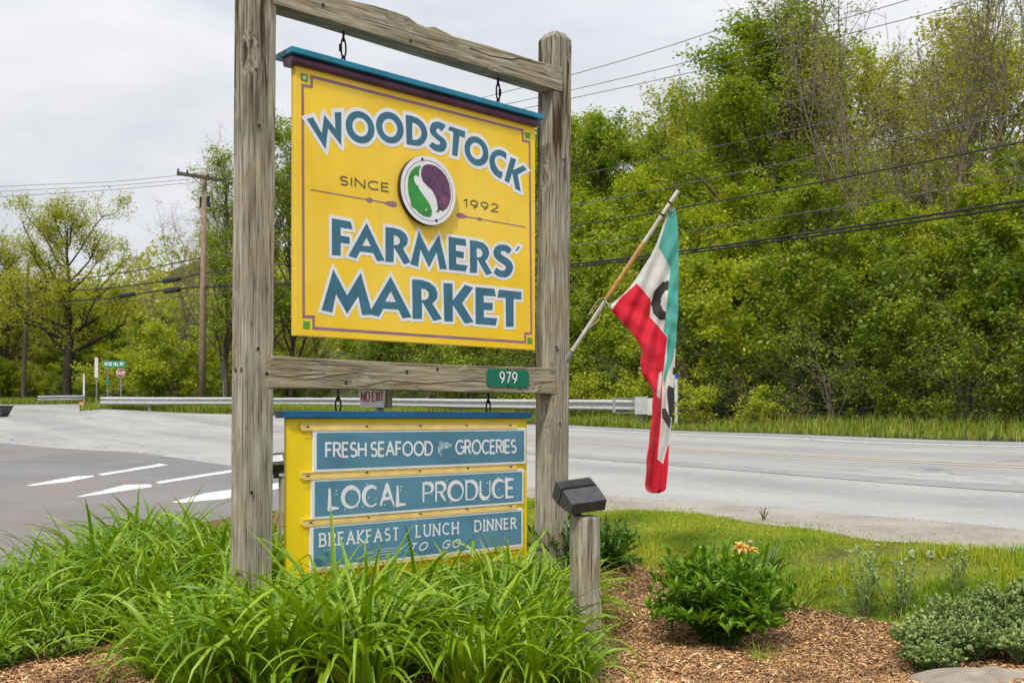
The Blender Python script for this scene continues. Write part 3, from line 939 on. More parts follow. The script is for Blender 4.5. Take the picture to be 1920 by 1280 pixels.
FARM = [
 (g(*A3, [(178,153),(462,205),(488,318),(310,292),(310,415),(445,437),(445,540),(310,518),(310,712),(180,705)]), []),
 (g(*A3, [(700,225),(970,785),(860,796),(797,672),(600,650),(545,752),(428,715)]), [g(*A3, [(698,440),(765,575),(632,562)])]),
 (g(*A3, [(983,285),(1110,298),(1210,330),(1285,385),(1318,455),(1308,540),(1245,607),(1358,810),(1262,845),(1108,580),(1105,808),(983,805)]), [g(*A3, [(1105,405),(1160,420),(1195,460),(1200,510),(1175,550),(1107,558)])]),
 (g(*A3, [(1480,350),(1632,655),(1785,405),(1905,915),(1798,915),(1750,660),(1635,892),(1508,620),(1470,877),(1355,842)]), []),
 (g(*A4, [(648,430),(905,468),(915,568),(758,548),(760,640),(878,658),(875,755),(762,735),(765,840),(935,862),(905,950),(655,922)]), []),
 (g(*A4, [(968,480),(1080,495),(1180,530),(1245,600),(1260,680),(1235,750),(1195,795),(1303,975),(1212,1005),(1078,760),(1075,972),(970,968)]), [g(*A4, [(1072,595),(1130,615),(1160,660),(1150,715),(1115,740),(1073,738)])]),
 (g(*A4, [(1595,620),(1560,580),(1510,552),(1450,545),(1385,560),(1340,600),(1320,660),(1330,720),(1370,770),(1430,815),(1490,855),(1512,895),(1495,930),(1450,940),(1400,920),(1365,890),(1325,968),(1370,1010),(1430,1035),(1500,1040),(1565,1010),(1605,950),(1618,880),(1595,810),(1540,760),(1480,720),(1440,695),(1428,670),(1440,645),(1480,640),(1525,665),(1552,690)]), []),
 (g(*A4, [(1695,572),(1722,580),(1668,648),(1652,635)]), []),
]
MARK = [
 (g(*A5, [(280,200),(487,590),(692,250),(848,805),(850,878),(712,880),(655,600),(488,862),(320,565),(265,845),(105,808)]), []),
 (g(*A5, [(1140,305),(1455,915),(1320,932),(1255,800),(1030,785),(965,905),(846,878),(846,805)]), [g(*A5, [(1140,525),(1222,690),(1055,680)])]),
 (g(*A5, [(1462,350),(1600,358),(1720,395),(1810,465),(1845,560),(1835,640),(1765,710),(1910,940),(1785,970),(1610,680),(1608,940),(1470,938)]), [g(*A5, [(1600,485),(1660,495),(1705,535),(1715,590),(1690,640),(1640,660),(1601,655)])]),
 (g(*A6, [(492,245),(628,250),(632,505),(815,268),(938,315),(770,545),(945,828),(815,850),(634,570),(633,820),(505,820)]), []),
 (g(*A6, [(972,305),(1255,330),(1280,442),(1095,432),(1098,535),(1232,540),(1228,652),(1098,645),(1100,758),(1300,772),(1275,880),(975,855)]), []),
 (g(*A6, [(1325,342),(1662,378),(1658,492),(1545,480),(1545,895),(1430,900),(1425,465),(1300,462)]), []),
]
def word(name, letters, halo):
    sh = [(pxs(FU, y2, o), [pxs(FU, y2, h) for h in hs]) for o, hs in letters]
    hl = []
    for o, hs in sh:
        o = orient(o)
        hl.append((o, [orient(h) for h in hs]))
        for c in [o] + hs:
            hl += strokes([c], halo, closed=True, mitre=35)
    plane_obj(name + '_outline', hl, y1, M['white'], up)
    plane_obj(name, sh, y2, M['blue'], up)
word('lettering', WOOD, 0.0205)
word('lettering', FARM, 0.0175)
word('lettering', MARK, 0.0175)

path = pxs(FU, y1, [(584.5,143.8),(980,244.4),(980.5,264),(993,266.5),(996.5,625),(985,625),(985,641.5),(588.5,615),(588,594),(569.5,593.5),(567.5,160),(584.5,163)])
plane_obj('border_line', strokes([path], 0.0078, closed=True), -0.0006, M['purple'], up)
def px_rect(fr, y, a, b, c, d):       # left, right, top, bottom from pixel corners, squared up on the plane
    p = fr.hit(a, c, y); q = fr.hit(b, d, y)
    return [(p[0], p[1]), (q[0], p[1]), (q[0], q[1]), (p[0], q[1])]
for a in ((564.5,577.5,136.5,154.5),(985,994.3,247.5,261),(568.5,581.5,601.5,617),(989,998.3,632.5,644.8)):
    r = px_rect(FU, y2, *a); plane_obj('corner_square', [(r, [])], y1, M['green_sq'], up)
r = px_rect(FU, y2, 568, 574.2, 141.5, 150.0); plane_obj('corner_square', [(r, [])], y2, M['pale_green'], up)

tx = text_shapes(FU, y1, 'SINCE', (637.5, 345.5), (728.5, 359.5), (637.5, 331), (728.5, 344), 0.0042, gap=.26)
plane_obj('lettering', tx, y1, M['dark_text'], up)
tx = text_shapes(FU, y1, '1992', (869.5, 388), (934, 397.5), (869.5, 374), (934, 382.7), 0.0042, gap=.28)
plane_obj('lettering', tx, y1, M['dark_text'], up)
Zm = lambda pts: [(520+a/3.31, 60+b/3.31) for a, b in pts]
arw = strokes([pxs(FU, y1, Zm([(205, 978), (560, 1040)]))], 0.0028) + strokes([pxs(FU, y1, Zm([(590, 1046), (670, 1060)]))], 0.003)
arw += [(pxs(FU, y1, Zm([(540,1036),(575,1026),(602,1047),(572,1060)])), []), (pxs(FU, y1, Zm([(655,1060),(690,1050),(725,1050),(741,1062),(739,1084),(715,1086),(690,1078)])), [])]
plane_obj('arrow_ornament', arw, y1, M['purple'], up)
arw = strokes([pxs(FU, y1, g(*A4, [(1150,172),(1800,285)]))], 0.0028) + strokes([pxs(FU, y1, g(*A4, [(900,130),(1080,155)]))], 0.003)
arw += [(pxs(FU, y1, g(*A4, [(1065,160),(1110,135),(1170,170),(1115,198)])), []), (pxs(FU, y1, g(*A4, [(765,95),(790,70),(850,75),(945,130),(880,155),(800,150),(768,125)])), [])]
plane_obj('arrow_ornament', arw, y1, M['purple'], up)

# round plaque standing proud of the panel
mc = FU.hit(803.5, 357.5, -0.03); mr_ = abs(FU.hit(855, 372, -0.03)[0]-FU.hit(752, 343, -0.03)[0])/2
med = MB(); k_ = 56
vs = [(mc[0]+mr_*math.cos(2*math.pi*i/k_), -0.032, mc[1]+mr_*math.sin(2*math.pi*i/k_)) for i in range(k_)] + [(mc[0]+mr_*math.cos(2*math.pi*i/k_), 0.0, mc[1]+mr_*math.sin(2*math.pi*i/k_)) for i in range(k_)]
med.add(vs, [tuple(range(k_))] , 0)
med.add(vs, [(i, k_+i, k_+(i+1) % k_, (i+1) % k_) for i in range(k_)], 1)
M['med_edge'] = plain('dark plaque edge', (0.06, 0.03, 0.02), 0.8)
plq = med.build('plaque', [M['white'], M['med_edge']], up)
ym = -0.0332; ym2 = -0.0342; A7 = (710, 280)
# aubergine: mottled purple
m_, nt_, b_ = mat_base('aubergine paint')
c_ = ramp(nt_, noise(nt_, coords(nt_, (1, 1, 0.55)), 13, 4, 0.6, 1.2), [(0.30, (0.055, 0.022, 0.065)), (0.5, (0.125, 0.040, 0.105)), (0.68, (0.26, 0.075, 0.165))])
nt_.links.new(c_, b_.inputs['Base Color']); b_.inputs['Roughness'].default_value = 0.35
M['aubergine'] = m_
M['stem'] = plain('dark stem paint', (0.02, 0.03, 0.04), 0.5)
def ch(p): return p
egg = [(640,300),(670,250),(720,225),(790,228),(870,260),(950,325),(1020,420),(1060,520),(1082,640),(1080,740),(1060,820),(1020,890),(980,912),(930,895),(885,840),(870,760),(840,680),(790,600),(720,540),(660,470),(635,390)]
pep = [(640,250),(600,245),(540,270),(480,335),(445,430),(438,560),(450,680),(480,780),(485,845),(520,885),(545,885),(600,950),(680,1000),(770,1018),(795,985),(800,930),(780,850),(740,780),(680,700),(640,640),(605,590),(590,540),(560,530),(535,470),(525,420),(545,385),(575,390),(610,415),(605,370),(610,300)]
plane_obj('aubergine_picture', [(pxs(FU, ym, g(*A7, egg)), [])], ym, M['aubergine'], plq)
plane_obj('pepper_picture', [(pxs(FU, ym, g(*A7, pep)), [])], ym, M['pepper'], plq)
stem = [(880,825),(925,865),(965,900),(990,915),(950,920),(915,900),(905,935),(870,942),(858,925),(885,922),(893,885)]
plane_obj('stem_picture', [(pxs(FU, ym2, g(*A7, stem)), [])], ym2, M['stem'], plq)
plane_obj('eye_picture', [(pxs(FU, ym2, ell(*A7, (712,908), (13,2), (0,14), 12)), [])], ym2, M['white'], plq)
ringm = []
for k in range(48):
    ringm.append((mc[0]+(mr_-0.024)*math.cos(2*math.pi*k/48), mc[1]+(mr_-0.024)*math.sin(2*math.pi*k/48)))
plane_obj('ring_line', strokes([ringm], 0.0014, closed=True), ym, M['purple'], plq)
for p in ((655,150),(865,1070)):
    q = FU.hit(A7[0]+p[0]/8, A7[1]+p[1]/8, ym)
    plane_obj('screw', [disc(FU, q[0], q[1], 0.0085, 0)], ym2, M['crack'], plq)

# chains: eye bolt, quick link, ring
def chain(parent, fr, px, z_top, z_bot, y, links):
    x = fr.hit(px, 120, y)[0] if fr is FU else fr.hit(px, 750, y)[0]
    H = z_top - z_bot
    for i, (f0, f1, wid, turn, nm) in enumerate(links):
        za, zb2 = z_top - H*f0, z_top - H*f1
        c = (x, y, (za+zb2)/2); rv = abs(za-zb2)/2
        u = (math.cos(turn), math.sin(turn), 0)
        mb = MB(); mb.torus(c, u, (0, 0, 1), wid, rv, 0.0050, 16, 6)
        if nm == 'quick_link':
            mb.tube([(x+u[0]*wid*(-1 if px < 800 else 1), y+u[1]*wid, c[2]-rv*.35), (x+u[0]*wid*(-1 if px < 800 else 1), y+u[1]*wid, c[2]+rv*.35)], 0.0085, 8)
        mb.build(nm, M['rust'], parent, smooth=True)
zc = mz+0.076
yb = 0.035
zbeam = zb_top
for px in (644, 934):
    chain(up, FU, px, zbeam+0.012, zc-0.012, yb, [(0, .30, .010, 1.2, 'chain_ring'), (.22, .74, .0165, 0.15, 'quick_link'), (.68, 1.0, .0125, 0.3, 'chain_ring')])

# ------------------------------------------------------------------ house number plate on the lower beam
npl = empty('house_number_plate', F0.world(*[F0.hit(912.5, 707, -0.008)[0], -0.008, F0.hit(912.5, 707, -0.008)[1]]), F0.a, 'small green plate with white number 979 screwed to the lower cross beam', 'number plate')
def rrect(x0, x1, z0, z1, r, n=5):
    out = []
    for cx, cz, a0 in ((x1-r, z1-r, 0), (x0+r, z1-r, 90), (x0+r, z0+r, 180), (x1-r, z0+r, 270)):
        out += [(cx+r*math.cos(R(a0+90*i/n)), cz+r*math.sin(R(a0+90*i/n))) for i in range(n+1)]
    return out
def local_part(parent, fr, mesh_obj, off):     # move frame-space meshes under an empty that stands elsewhere
    mesh_obj.location = (-off[0], -off[1], -off[2])
ox = F0.hit(912.5, 707, -0.008); off = (ox[0], -0.008, ox[1])
pa = F0.hit(912.5, 692, -0.010); pb = F0.hit(991.5, 727, -0.010); zc1 = F0.hit(912.5, 724.2, -0.010)[1]; zc0 = pa[1]
mb = MB(); mb.prism_y(rrect(pa[0], pb[0], zc1, zc0+0.004, 0.028), -0.012, -0.008)
o = mb.build('plate', M['plate'], npl); local_part(npl, F0, o, off)
t = text_shapes(F0, -0.013, '979', (937.5, 717), (969, 718), (937.5, 697), (969, 698.5), 0.0045, gap=.28)
o = plane_obj('lettering', t, -0.0132, M['white'], npl); local_part(npl, F0, o, off)
for py in (692.5, 723.5):
    q = F0.hit(952.5, py, -0.013); o = plane_obj('screw', [disc(F0, q[0], q[1], 0.006, 0, 1.5)], -0.0132, M['rust'], npl); local_part(npl, F0, o, off)

# ------------------------------------------------------------------ lower hanging menu sign
SL = 1.060
FL = Fr((-0.9688*SL, 4.88*SL, 0), 42.64)
lo = empty('menu_sign', FL.o, FL.a, 'lower yellow box sign with blue cap, three blue boards, hanging from the middle beam', 'sign')
yb0 = 0.016
lx0 = FL.hit(538, 850, yb0)[0]; lx1 = FL.hit(988, 850, yb0)[0]
lz1 = FL.hit(700, 783.5, yb0)[1]; lz0 = FL.hit(540, 1100, yb0)[1]
MB().box((lx0, yb0, lz0), (lx1, yb0+0.030, lz1)).build('panel', M['yellow2'], lo, bevel=0.003)
zcap = FL.hit(700, 770.5, yb0-0.03)[1]
cx0 = FL.hit(535.3, 776, yb0-0.03)[0]; cx1 = FL.hit(998, 776, yb0-0.03)[0]
MB().box((cx0, yb0-0.03, lz1), (cx1, yb0+0.075, zcap)).build('cap_board', M['capblue'], lo, bevel=0.004)
for px in (634, 915.5):
    zt_ = mbm[0][1]
    chain(lo, FL, px, zt_+0.010, zcap-0.012, 0.030, [(0, .50, .010, 1.0, 'chain_ring'), (.36, 1.0, .0175, 0.1, 'chain_ring')])
bds = [((588,803),(985.6,803),(588.5,883),(985.8,870)), ((584.4,897),(982,878),(584.6,973.8),(982,943)), ((582,983),(980.6,952.5),(582.5,1068.5),(980.6,1023))]
BR = []
for i, c in enumerate(bds):
    q = [FL.hit(a, b, 0.0) for a, b in c]
    x0 = (q[0][0]+q[2][0])/2; x1 = (q[1][0]+q[3][0])/2; z1 = (q[0][1]+q[1][1])/2; z0 = (q[2][1]+q[3][1])/2
    bo = MB().box((x0, 0.0, z0), (x1, yb0-0.001, z1)).build('menu_board', M['white'], lo, bevel=0.0015)
    tag(bo, ['top blue board reading FRESH SEAFOOD GROCERIES', 'middle blue board reading LOCAL PRODUCE', 'bottom blue board reading BREAKFAST LUNCH DINNER TO GO'][i])
    m = 0.0175
    plane_obj('board_face', [([(x0+m, z0+m*.8), (x1-m*.8, z0+m*.8), (x1-m*.8, z1-m), (x0+m, z1-m)], [])], -0.0012, M['board'], bo)
    BR.append((bo, x0, x1, z0, z1))
    # cream channel above the board with rusty nails
    rx0 = FL.hit(565+i*2, 800, -0.004)[0]; rx1 = FL.hit(970, 800, -0.004)[0]
    ra = FL.hit(700, [795, 879, 957][i]+3, -0.004); 
    zt2 = z1 + 0.034; 
    rl = MB().box((rx0, 0.004, z1+0.003), (rx1, yb0-0.001, zt2-0.007)); rl.box((rx0, 0.001, zt2-0.0068), (rx1, yb0-0.001, zt2-0.003)); rl.box((rx0, -0.003, z1-0.006), (rx1, -0.0015, z1+0.0028))
    ro = rl.build('channel', M['strip'], lo)
    for j, f in enumerate((.03, .27, .51, .74, .97)):
        x = rx0+(rx1-rx0)*f + rnd.uniform(-.006, .006)
        z = (z1+zt2)/2 + rnd.uniform(-.003, .003)
        nn = MB().tube([(x, 0.0038, z), (x, -0.002, z)], 0.0042, 8); nn.box((x-.014, 0.0020, z-.0015), (x+.004, 0.0034, z+.0012))
        nn.build('nail', M['nail'], ro)
yt = -0.0026
t = text_shapes(FL, yt, 'FRESH SEAFOOD', (611.5, 856.5), (810.5, 852), (611.5, 830.5), (810.5, 828), 0.0062, gap=.20, space=.30)
plane_obj('lettering', t, yt, M['white'], BR[0][0])
t = text_shapes(FL, yt, 'GROCERIES', (855, 850.5), (967.3, 847.9), (855, 826), (967.3, 824.6), 0.0062, gap=.20)
plane_obj('lettering', t, yt, M['white'], BR[0][0])
fish = [(355,370),(400,385),(470,385),(520,410),(540,435),(510,465),(450,485),(390,490),(385,540),(380,600),(345,560),(322,490),(345,430)]
M['fishpaint'] = paint('pale blue fish print', (0.42, 0.56, 0.64), 0.5, 0.3, 40)
plane_obj('fish_picture', [(pxs(FL, yt, g(780, 780, fish)), [])], yt, M['fishpaint'], BR[0][0])
fl2 = strokes([pxs(FL, yt, g(780, 780, q)) for q in ([(365,395),(420,400),(480,400)], [(350,450),(400,440),(470,425)], [(345,490),(372,500),(380,560)], [(490,405),(470,430),(500,460)], [(400,470),(450,455)])], 0.0012)
plane_obj('fish_lines', fl2, yt-.0008, M['board'], BR[0][0])
t = text_shapes(FL, yt, 'LOCAL', (618, 953.0), (761, 945), (618, 915.6), (761, 908.5), 0.0085, gap=.22, brush=True)
plane_obj('lettering', t, yt, M['white'], BR[1][0])
t = text_shapes(FL, yt, 'PRODUCE', (794, 941.5), (963, 930.8), (794, 905.5), (963, 898.5), 0.0080, gap=.22, brush=True)
plane_obj('lettering', t, yt, M['white'], BR[1][0])
dots = []
for px, py in ((617,957),(631,919),(630,926),(651,913.5),(647,955),(670,949.5),(680,949),(688,907.5),(705,934.5),(691,932),(725,911),(721,946),(738.5,948.5),(752,912),(751,918.5),
               (798.5,903),(838,900.5),(848,902.5),(816.5,931),(810,926),(817,937),(845,941),(872,899),(888,936),(891,932),(913.5,904.5),(917.5,937),(926.5,932),(933,894.5),(934.5,917.5),(946,902.5),(960,918),(961,932)):
    q = FL.hit(px, py, yt); dots.append(disc(FL, q[0], q[1], 0.0042, 0, 1.0, 8))
plane_obj('dots', dots, yt-.0003, M['white'], BR[1][0])['kind'] = 'stuff'
t = text_shapes(FL, yt, 'BREAKFAST', (600, 1023.5), (747, 1010.5), (600, 1001), (747, 989), 0.0052, gap=.40, serif=.16)
plane_obj('lettering', t, yt, M['white'], BR[2][0])
t = text_shapes(FL, yt, 'LUNCH', (781, 1006), (859, 999), (781, 986), (859, 978.5), 0.0052, gap=.40, serif=.14)
plane_obj('lettering', t, yt, M['white'], BR[2][0])
t = text_shapes(FL, yt, 'DINNER', (891, 995.5), (967, 989), (891, 976.5), (967, 970.5), 0.0052, gap=.40, serif=.14)
plane_obj('lettering', t, yt, M['white'], BR[2][0])
t = text_shapes(FL, yt, 'TO GO', (768, 1033), (860, 1024.5), (768, 1019), (860, 1011), 0.0040, gap=.5, space=1.6, slant=.5)
for a, b in (((1125,805),(1540,765)), ((970,862),(1460,808)), ((1200,880),(1540,840))):
    t += strokes([pxs(FL, yt, g(560, 930, [a, b]))], 0.0014)
plane_obj('lettering', t, yt, M['white'], BR[2][0])
bo, x0, x1, z0, z1 = BR[2]
MB().box((x0, -0.003, z0-0.016), (x1, yb0-0.001, z0-0.002)).build('lower_channel', M['strip'], lo)

# ------------------------------------------------------------------ NO EXIT sign on its stake behind the box
FN = Fr(F0.world(0.72, 0.22, 0), 24)
ne = empty('no_exit_sign', FN.o, FN.a, 'small white sign lettered NO EXIT in red, just above the blue cap', 'sign')
a_ = FN.hit(673.5, 727, 0); b_ = FN.hit(723.5, 727, 0); c_ = FN.hit(720, 763.8, 0); d_ = FN.hit(676.5, 762.8, 0)
mb = MB(); mb.prism_y([d_, c_, b_, a_], 0, 0.006)
mb.build('plate', M['brightwhite'], ne)
t = text_shapes(FN, -0.001, 'NO EXIT', (678, 752.5), (718.5, 751.5), (677, 734.5), (720.5, 734), 0.0032, gap=.26, space=.42)
plane_obj('lettering', t, -0.0012, M['red_text'], ne)
e_ = FN.hit(741, 735, 0.06)
mb = MB().box((b_[0]-0.052, 0.0065, e_[1]-0.09), (b_[0]+0.040, 0.0965, e_[1]+0.012))
mb.build('stake_head', M['post'], ne, bevel=.003)
MB().box((b_[0]-0.05, 0.010, -0.1), (b_[0]-0.005, 0.055, e_[1]-0.0905)).build('stake', M['post'], ne, bevel=.003)

# ------------------------------------------------------------------ pale box behind the right post
bx = empty('utility_box', W(1066, 1040, 6.55), R(8), 'pale grey utility box on a short leg behind the right timber post', 'utility box')
MB().box((-0.045, 0, -0.0), (0.06, 0.06, 0.185)).build('cover', M['signwhite'], bx, bevel=.004)
MB().box((-0.01, 0.02, -0.55), (0.02, 0.05, -0.001)).build('leg', M['galv2'], bx)

# ------------------------------------------------------------------ lamp posts with floodlights
def lamp_post(px, py_top, Y, rad, depth, label):
    p = W(px, py_top, Y)
    b = tz(p.x, p.y)
    t = empty('lamp_post', (p.x, p.y, b), 0.4, label, 'post', 'round stub posts that carry the floodlights')
    H = p.z - b; n = 18; r = np.random.default_rng(int(px))
    zs = [-0.15, 0.1, H*0.5, H*0.85, H-0.012, H]
    sc = [1.08, 1.04, 1.0, 0.98, 0.965, 0.90]
    vs = []; fs = []
    wob = 1 + r.uniform(-.03, .03, n)
    for z, s_ in zip(zs, sc):
        for k in range(n):
            a = 2*math.pi*k/n
            dx = 0.012*z
            sq = 1/max(abs(math.cos(a)), abs(math.sin(a)))**0.55
            vs.append((rad*s_*wob[k]*sq*math.cos(a)*.93-dx, rad*s_*wob[k]*sq*math.sin(a)*.93, z))
    for i in range(len(zs)-1):
        for k in range(n): fs.append((i*n+k, i*n+(k+1) % n, (i+1)*n+(k+1) % n, (i+1)*n+k))
    fs.append(tuple((len(zs)-1)*n+k for k in range(n)))
    MB().add(vs, fs).build('trunk', M['post'], t, smooth=False)
    return t, p
def floodlight(loc, rz, label, tilt=0.0):
    t = empty('floodlight', loc, rz, label, 'floodlight', 'black floodlights on stub posts')
    t.rotation_euler = (0, tilt, rz)
    w2 = 0.085
    prof = [(0.049, .137), (0.119, .100), (.190, .047), (.166, 0.0), (.051, .035), (0.0, .066)]     # (depth, height)
    def pr(x0, x1, pf, name, mat, par=t, bev=.003):
        n = len(pf)
        vs = [(x0, -q, z) for q, z in pf] + [(x1, -q, z) for q, z in pf]
        fs = [tuple(range(n)), tuple(range(2*n-1, n-1, -1))] + [(i, n+i, n+(i+1) % n, (i+1) % n) for i in range(n)]
        return MB().add(vs, fs).build(name, mat, par, bevel=bev)
    # the body in two shells with a dark joint between them
    def cut(q0, q1):
        def top(q):
            pts = [(0.0, .066), (0.049, .137), (0.119, .100), (.190, .047)]
            for (a, b), (c, d) in zip(pts, pts[1:]):
                if a <= q <= c: return b + (d-b)*(q-a)/(c-a)
        def bot(q):
            pts = [(0.0, .066), (.051, .035), (.166, 0.0), (.190, .047)]
            for (a, b), (c, d) in zip(pts, pts[1:]):
                if a <= q <= c: return b + (d-b)*(q-a)/(c-a)
        return top, bot
    top, bot = cut(0, 0)
    qa = 0.112
    front = [(qa, top(qa)), (.119, .100), (.190, .047), (.166, 0.0), (qa-.055, .0335), ]
    back = [(0.049, .137), (qa-.006, top(qa-.006)), (qa-.062, .0355), (.051, .036), (0.0, .066)]
    pr(-w2, w2, front, 'housing', M['black'])
    pr(-w2, w2, back, 'rear_housing', M['black'])
    pr(-w2+.006, w2-.006, [(qa-.007, top(qa)-.006), (qa+.002, top(qa)-.007), (qa-.052, .040), (qa-.060, .042)], 'joint', M['black_fin'], bev=0)
    pr(-w2+.008, w2-.008, [(.060, top(.060)+.0012), (.105, top(.105)+.0012), (.105, top(.105)-.004), (.060, top(.060)-.004)], 'vent', M['black_fin'], bev=0)
    for i in range(18):
        x = -w2+.010 + i*(2*w2-.020)/17
        a, b2 = (.062, top(.062)), (.103, top(.103))
        mb = MB(); th = .0042
        vs = []
        for xx in (x-.0017, x+.0017):
            vs += [(xx, -a[0], a[1]-.001), (xx, -b2[0], b2[1]-.001), (xx, -b2[0], b2[1]+th), (xx, -a[0], a[1]+th)]
        mb.add(vs, [(0, 1, 2, 3), (7, 6, 5, 4), (0, 4, 5, 1), (1, 5, 6, 2), (2, 6, 7, 3), (3, 7, 4, 0)])
        mb.build('fin', M['black'], t)
    # glass on the underside front of the rear
    mb = MB()
    q0, q1 = (0.011, .082), (.037, .1196)
    vs = [(-w2+.026, -q0[0]+.0045, q0[1]+.004), (w2-.026, -q0[0]+.0045, q0[1]+.004), (w2-.026, -q1[0]+.0045, q1[1]+.004), (-w2+.026, -q1[0]+.0045, q1[1]+.004)]
    vs2 = [(a, b-.006, c-.005) for a, b, c in vs]
    mb.add(vs+vs2, [(3, 2, 1, 0), (4, 5, 6, 7), (0, 1, 5, 4), (1, 2, 6, 5), (2, 3, 7, 6), (3, 0, 4, 7)])
    mb.build('lens', M['lens'], t)
    MB().tube([(-.02, -.10, .028), (-.02, -.10, -.022)], .018, 10).build('mount', M['black'], t)
    return t
lp, p = lamp_post(1099, 966, 4.42, 0.063, 0, 'short round weathered stub post in front of the right timber post, black floodlight on top')
floodlight((p.x-0.065, p.y+0.085, p.z+0.020), R(24), 'black floodlight with a slotted top on the short post right of the frame', R(-5))
lp2, p2 = lamp_post(541, 893, 6.3, 0.058, 0, 'short weathered stub post half hidden behind the left edge of the yellow menu sign')
fl = floodlight((p2.x-0.055, p2.y-0.13, p2.z+0.012), R(200), 'black floodlight with its pale glass visible beside the left timber post', R(4))
# ------------------------------------------------------------------ flag on its pole
pA = W(1066, 668, 6.34); pB = W(1272, 357, 6.02)
fp = empty('flag', pA, 0, 'red, white and teal flag hanging limp from a slanting pole on the right post', 'flag')
def PL(f): return pA + (pB-pA)*f - pA
def seg(f0, f1, r, name, mat, par=None):
    return MB().tube([PL(f0), PL(f1)], r, 10).build(name, mat, par or fp, smooth=False)
pole = seg(0.0, 0.355, .0125, 'pole', M['polewhite'])
seg(0.352, 0.70, .0135, 'bare_section', M['poletan'], pole)
seg(0.697, 1.0, .0120, 'upper_section', M['polewhite'], pole)
for f in (0.03, 0.35, 0.86, 0.93): seg(f-.004, f+.004, .0155, 'pole_ring', M['rust'], pole)
MB().tube([PL(-.09), PL(0.03)], .019, 10).build('bracket', M['galv2'], fp)
MB().box((-.05, .0, -.075), (.0, .06, .02)).build('bracket_plate', M['galv2'], fp)
# silhouette rows of the cloth (photograph pixels): y, left, right
SIL = [(391,1256,1266),(410,1247,1269),(434,1239,1271.6),(457,1231,1272),(480,1220,1272),(499,1207,1272),(520,1194,1272),(541,1179,1271.8),(558,1161,1271.6),(572,1144,1271.6),(581,1146,1271.4),
 (598,1160,1270.5),(615,1177,1269.3),(634,1192,1267.5),(652,1202,1266.2),(664,1204,1266.3),(679,1200,1265.8),(699,1202,1265),(714,1213,1265),(729,1222,1264.5),(742,1224,1264),(771,1223,1262),(790,1221,1259.5),
 (810,1219,1257),(840,1215,1255),(865,1212,1252.8),(885,1211,1252),(902,1210,1251),(909,1209.5,1249.5),(916,1211,1248.5),(921,1214,1244),(924,1222,1234)]
sy = np.array([a[0] for a in SIL]); sl = np.array([a[1] for a in SIL]); sr = np.array([a[2] for a in SIL])
Bz = lambda pts: [(1130+a/5.3333, 540+b/5.3333) for a, b in pts]
Az = lambda pts: [(1020+a/2.134, 340+b/2.134) for a, b in pts]
Cz = lambda pts: [(1190+a/6.4, 740+b/6.4) for a, b in pts]
teal_p = [(1253,392),(1262,385),(1276,385),(1278,640)] + Bz([(745,560),(722,600),(700,720),(650,850),(612,985),(606,900),(645,700),(648,480),(612,440)]) + [(1247,602)] + Az([(485,560),(505,345),(458,262)]) + [(1253,403)]
red_p = Bz([(60,225),(100,205)]) + Az([(310,462),(372,408),(425,470)]) + Bz([(482,150),(470,290),(540,360),(600,440),(646,490),(620,700),(600,900),(590,1100),(585,1280)]) + Cz([(300,480),(280,650),(272,770),(340,830),(385,650),(412,590)]) + [(1268,834),(1268,935),(1100,935),(1100,590)]
slot_p = Bz([(562,850),(598,830),(590,930),(572,1110),(540,1080)])
blk = [Az([(510,397),(475,402),(442,438),(428,490),(438,528),(463,553),(500,558),(500,528),(478,516),(466,490),(472,458),(487,436),(510,430)]),
 Bz([(655,970),(715,1000),(712,1150),(700,1290),(668,1290),(640,1050)]), Bz([(705,790),(724,800),(722,870),(698,860)]),
 Cz([(328,160),(370,160),(438,300),(420,410),(330,270)]), Cz([(395,0),(470,0),(455,100),(440,300),(425,220)])]
